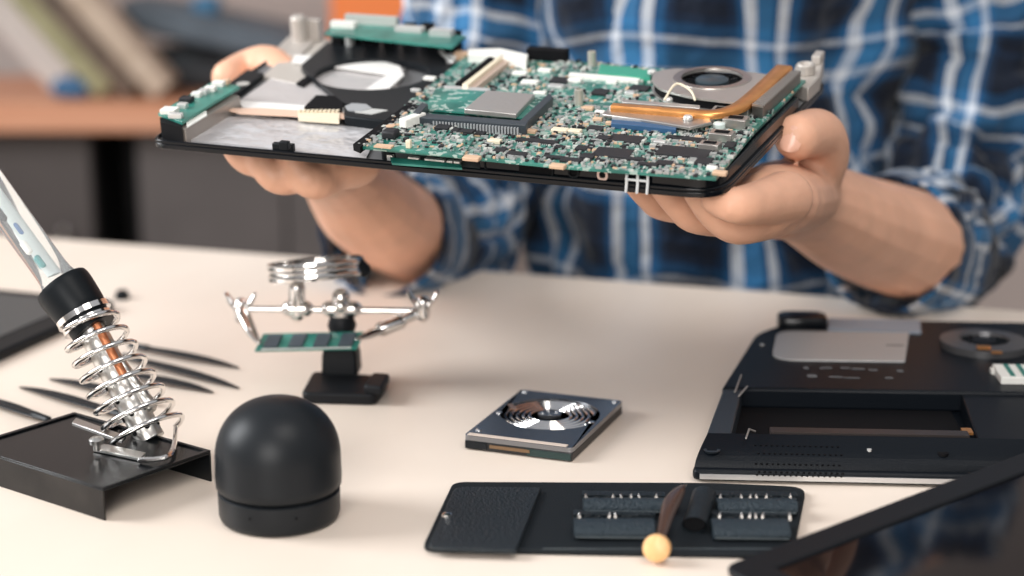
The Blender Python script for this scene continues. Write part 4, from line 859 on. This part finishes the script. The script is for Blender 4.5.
# shirt ------------------------------------------------------
def cloth(P_, RX, RY, n=64, k=8, fold=.006, fs=14., seed=0., ax=None, vs=1., scale_u=None, ang0=0., capped=False, fold2=0.):
    """loft of ellipses along P_; UV in metres along and around; fabric folds as noise"""
    P_ = catmull(P_, k); QX = catmull([Vector((r, 0, 0)) for r in RX], k); QY = catmull([Vector((r, 0, 0)) for r in RY], k)
    v = []; f = []; uv = []; A_ = None; ln = 0.; N = len(P_)
    LN = []
    for i, p in enumerate(P_):
        t_ = (P_[min(i + 1, N - 1)] - P_[max(i - 1, 0)]).normalized()
        if A_ is None:
            A_ = Vector((1, 0, 0)); A_ = (A_ - t_ * A_.dot(t_)).normalized()
        else: A_ = (A_ - t_ * A_.dot(t_)).normalized()
        B_ = t_.cross(A_)
        if i: ln += (p - P_[i - 1]).length
        LN.append(ln)
        for j in range(n):
            a_ = 2 * pi * j / n + ang0; d_ = A_ * cos(a_) * QX[i].x + B_ * sin(a_) * QY[i].x
            w_ = noise.noise(Vector((cos(a_) * 1.2 + seed, sin(a_) * 1.2, ln * fs))) + .5 * noise.noise(Vector((cos(a_) * 2.5 + seed, sin(a_) * 2.5, ln * fs * 2.2 + 5)))
            w2 = noise.noise(Vector((cos(a_) * 4 + seed, sin(a_) * 4, ln * 3)))
            w_ = w_ - 1.1 * max(0., .22 - abs(noise.noise(Vector((cos(a_) * 1.6 + seed * 2, sin(a_) * 1.6 + ln * 4, ln * fs * .8))))) * 3.
            v.append(tuple(PI_ @ (p + d_ + d_.normalized() * (w_ * fold + w2 * fold2))))
    cr = 2 * pi * (sum(RX) + sum(RY)) / (2 * len(RX)) if scale_u is None else scale_u
    for i in range(N - 1):
        for j in range(n):
            q = (j + 1) % n; f.append((i * n + j, i * n + q, (i + 1) * n + q, (i + 1) * n + j))
            for (ii_, jj) in ((i, j), (i, j + 1), (i + 1, j + 1), (i + 1, j)): uv.append((cr * jj / n + .012 * noise.noise(Vector((cos(2 * pi * jj / n) * 1.5 + seed, sin(2 * pi * jj / n) * 1.5, LN[ii_] * 6))), LN[ii_] * vs + .014 * noise.noise(Vector((cos(2 * pi * jj / n) * 1.8 + seed, sin(2 * pi * jj / n) * 1.8, LN[ii_] * 7 + 9)))))
    return v, f, uv
def cloth_obj(nm, cl, par, thick=.0016):
    v, f, uv = cl; o_ = obj(nm, [(v, f)], PLAID, par, uvs=uv, sharp=80)
    s_ = o_.modifiers.new('thickness', 'SOLIDIFY'); s_.thickness = thick; s_.offset = -1; return o_
def joinc(cs):
    V, F_, UV = [], [], []
    for v, f, uv in cs:
        o_ = len(V); V += v; F_ += [tuple(i + o_ for i in q) for q in f]; UV += uv
    return V, F_, UV
tc0 = Vector((PX, PD, 0))
torso = cloth([tc0 + Vector((.0, -.03, .56)), tc0 + Vector((-.005, -.03, .72)), tc0 + Vector((0, -.03, .85)), tc0 + Vector((0, -.03, 1.0)), tc0 + Vector((0, -.01, 1.13)), tc0 + Vector((0, 0, 1.24)), tc0 + Vector((0, -.01, 1.29))],
    [.165, .158, .165, .185, .195, .15, .075], [.14, .125, .125, .13, .125, .09, .07], 128, 14, .018, 13, 3, fold2=.012)
slR = cloth([shR + Vector((-.02, 0, 0)), Yp(985, 10, 1.66), Yp(975, 110, 1.63), Yp(960, 180, 1.60), Yp(942, 240, 1.545), Yp(912, 248, 1.45), Yp(896, 245, 1.410)],
    [.085, .078, .072, .064, .057, .058, .053], [.09, .085, .075, .066, .062, .059, .053], 72, 12, .016, 26, 11, fold2=.008)
slL = cloth([shL + Vector((.02, 0, 0)), Yp(490, 10, 1.68), Yp(478, 110, 1.66), Yp(468, 180, 1.64), Yp(455, 232, 1.60), Yp(414, 238, 1.54), Yp(392, 234, 1.485)],
    [.085, .078, .070, .064, .062, .060, .054], [.09, .082, .073, .066, .064, .060, .052], 72, 12, .014, 26, 21, fold2=.008)
shirt = cloth_obj('shirt', joinc([torso, slR, slL]), per)
cuR = cloth([Yp(925, 250, 1.475), Yp(905, 246, 1.43), Yp(888, 243, 1.392)], [.063, .060, .0545], [.062, .060, .0545], 56, 5, .004, 30, 31)
cuL = cloth([Yp(414, 240, 1.55), Yp(396, 236, 1.505), Yp(382, 232, 1.468)], [.060, .059, .055], [.060, .059, .0535], 56, 5, .004, 30, 41)
cloth_obj('rolled_cuff', cuR, shirt, .003); cloth_obj('rolled_cuff', cuL, shirt, .003)
# button placket
def tf(z):  # front of torso
    return Vector((PX - .002, PD - .03 - .137, z))
obj('collar', [tube([PI_ @ (tc0 + Vector((.07 * cos(a_), -.01 + .066 * sin(a_), 1.30 + .01 * sin(a_)))) for a_ in [pi * -.42 + i * pi * 1.84 / 20 for i in range(21)]], .016, 12, 0, .4)], mat('navy_cotton', (.02, .06, .15), .85), shirt)
tr = []
for s in (-1, 1): tr.append(tube([PI_ @ (ch + Vector(q_)) for q_ in ((s * .085, .04, .53), (s * .11, -.22, .535), (s * .12, -.41, .50), (s * .12, -.39, .28), (s * .12, -.365, .10))], [.115, .092, .074, .068, .060], 24, 6))
tr.append(tube([PI_ @ (ch + Vector((0, -.02, .47))), PI_ @ (ch + Vector((0, -.03, .62)))], [.15, .15], 24, 3, .85))
obj('trousers', tr, mat('dark_denim', (.02, .03, .06), .85, bump=.3), per)
for s in (-1, 1): obj('shoe', [tube([PI_ @ (ch + Vector((s * .12, -.33, .05))), PI_ @ (ch + Vector((s * .125, -.42, .046))), PI_ @ (ch + Vector((s * .13, -.53, .036)))], [.046, .046, .034], 20, 4)], BLK, per)
stl = empty('stool', 'plain black stool under the person behind the table', 'stool', place((PX, PD + .06, 0)))
obj('stool_seat', lathe([(.16, .36), (.18, .37), (.18, .39), (.16, .40), (0, .40)], 40), BLK, stl)
for a_ in range(4): obj('leg', tube([(.13 * cos(a_ * pi / 2 + .8), .13 * sin(a_ * pi / 2 + .8), .36), (.19 * cos(a_ * pi / 2 + .8), .19 * sin(a_ * pi / 2 + .8), .012)], .012), BLK, stl)
for nm_, m_ in MATS.items(): pass
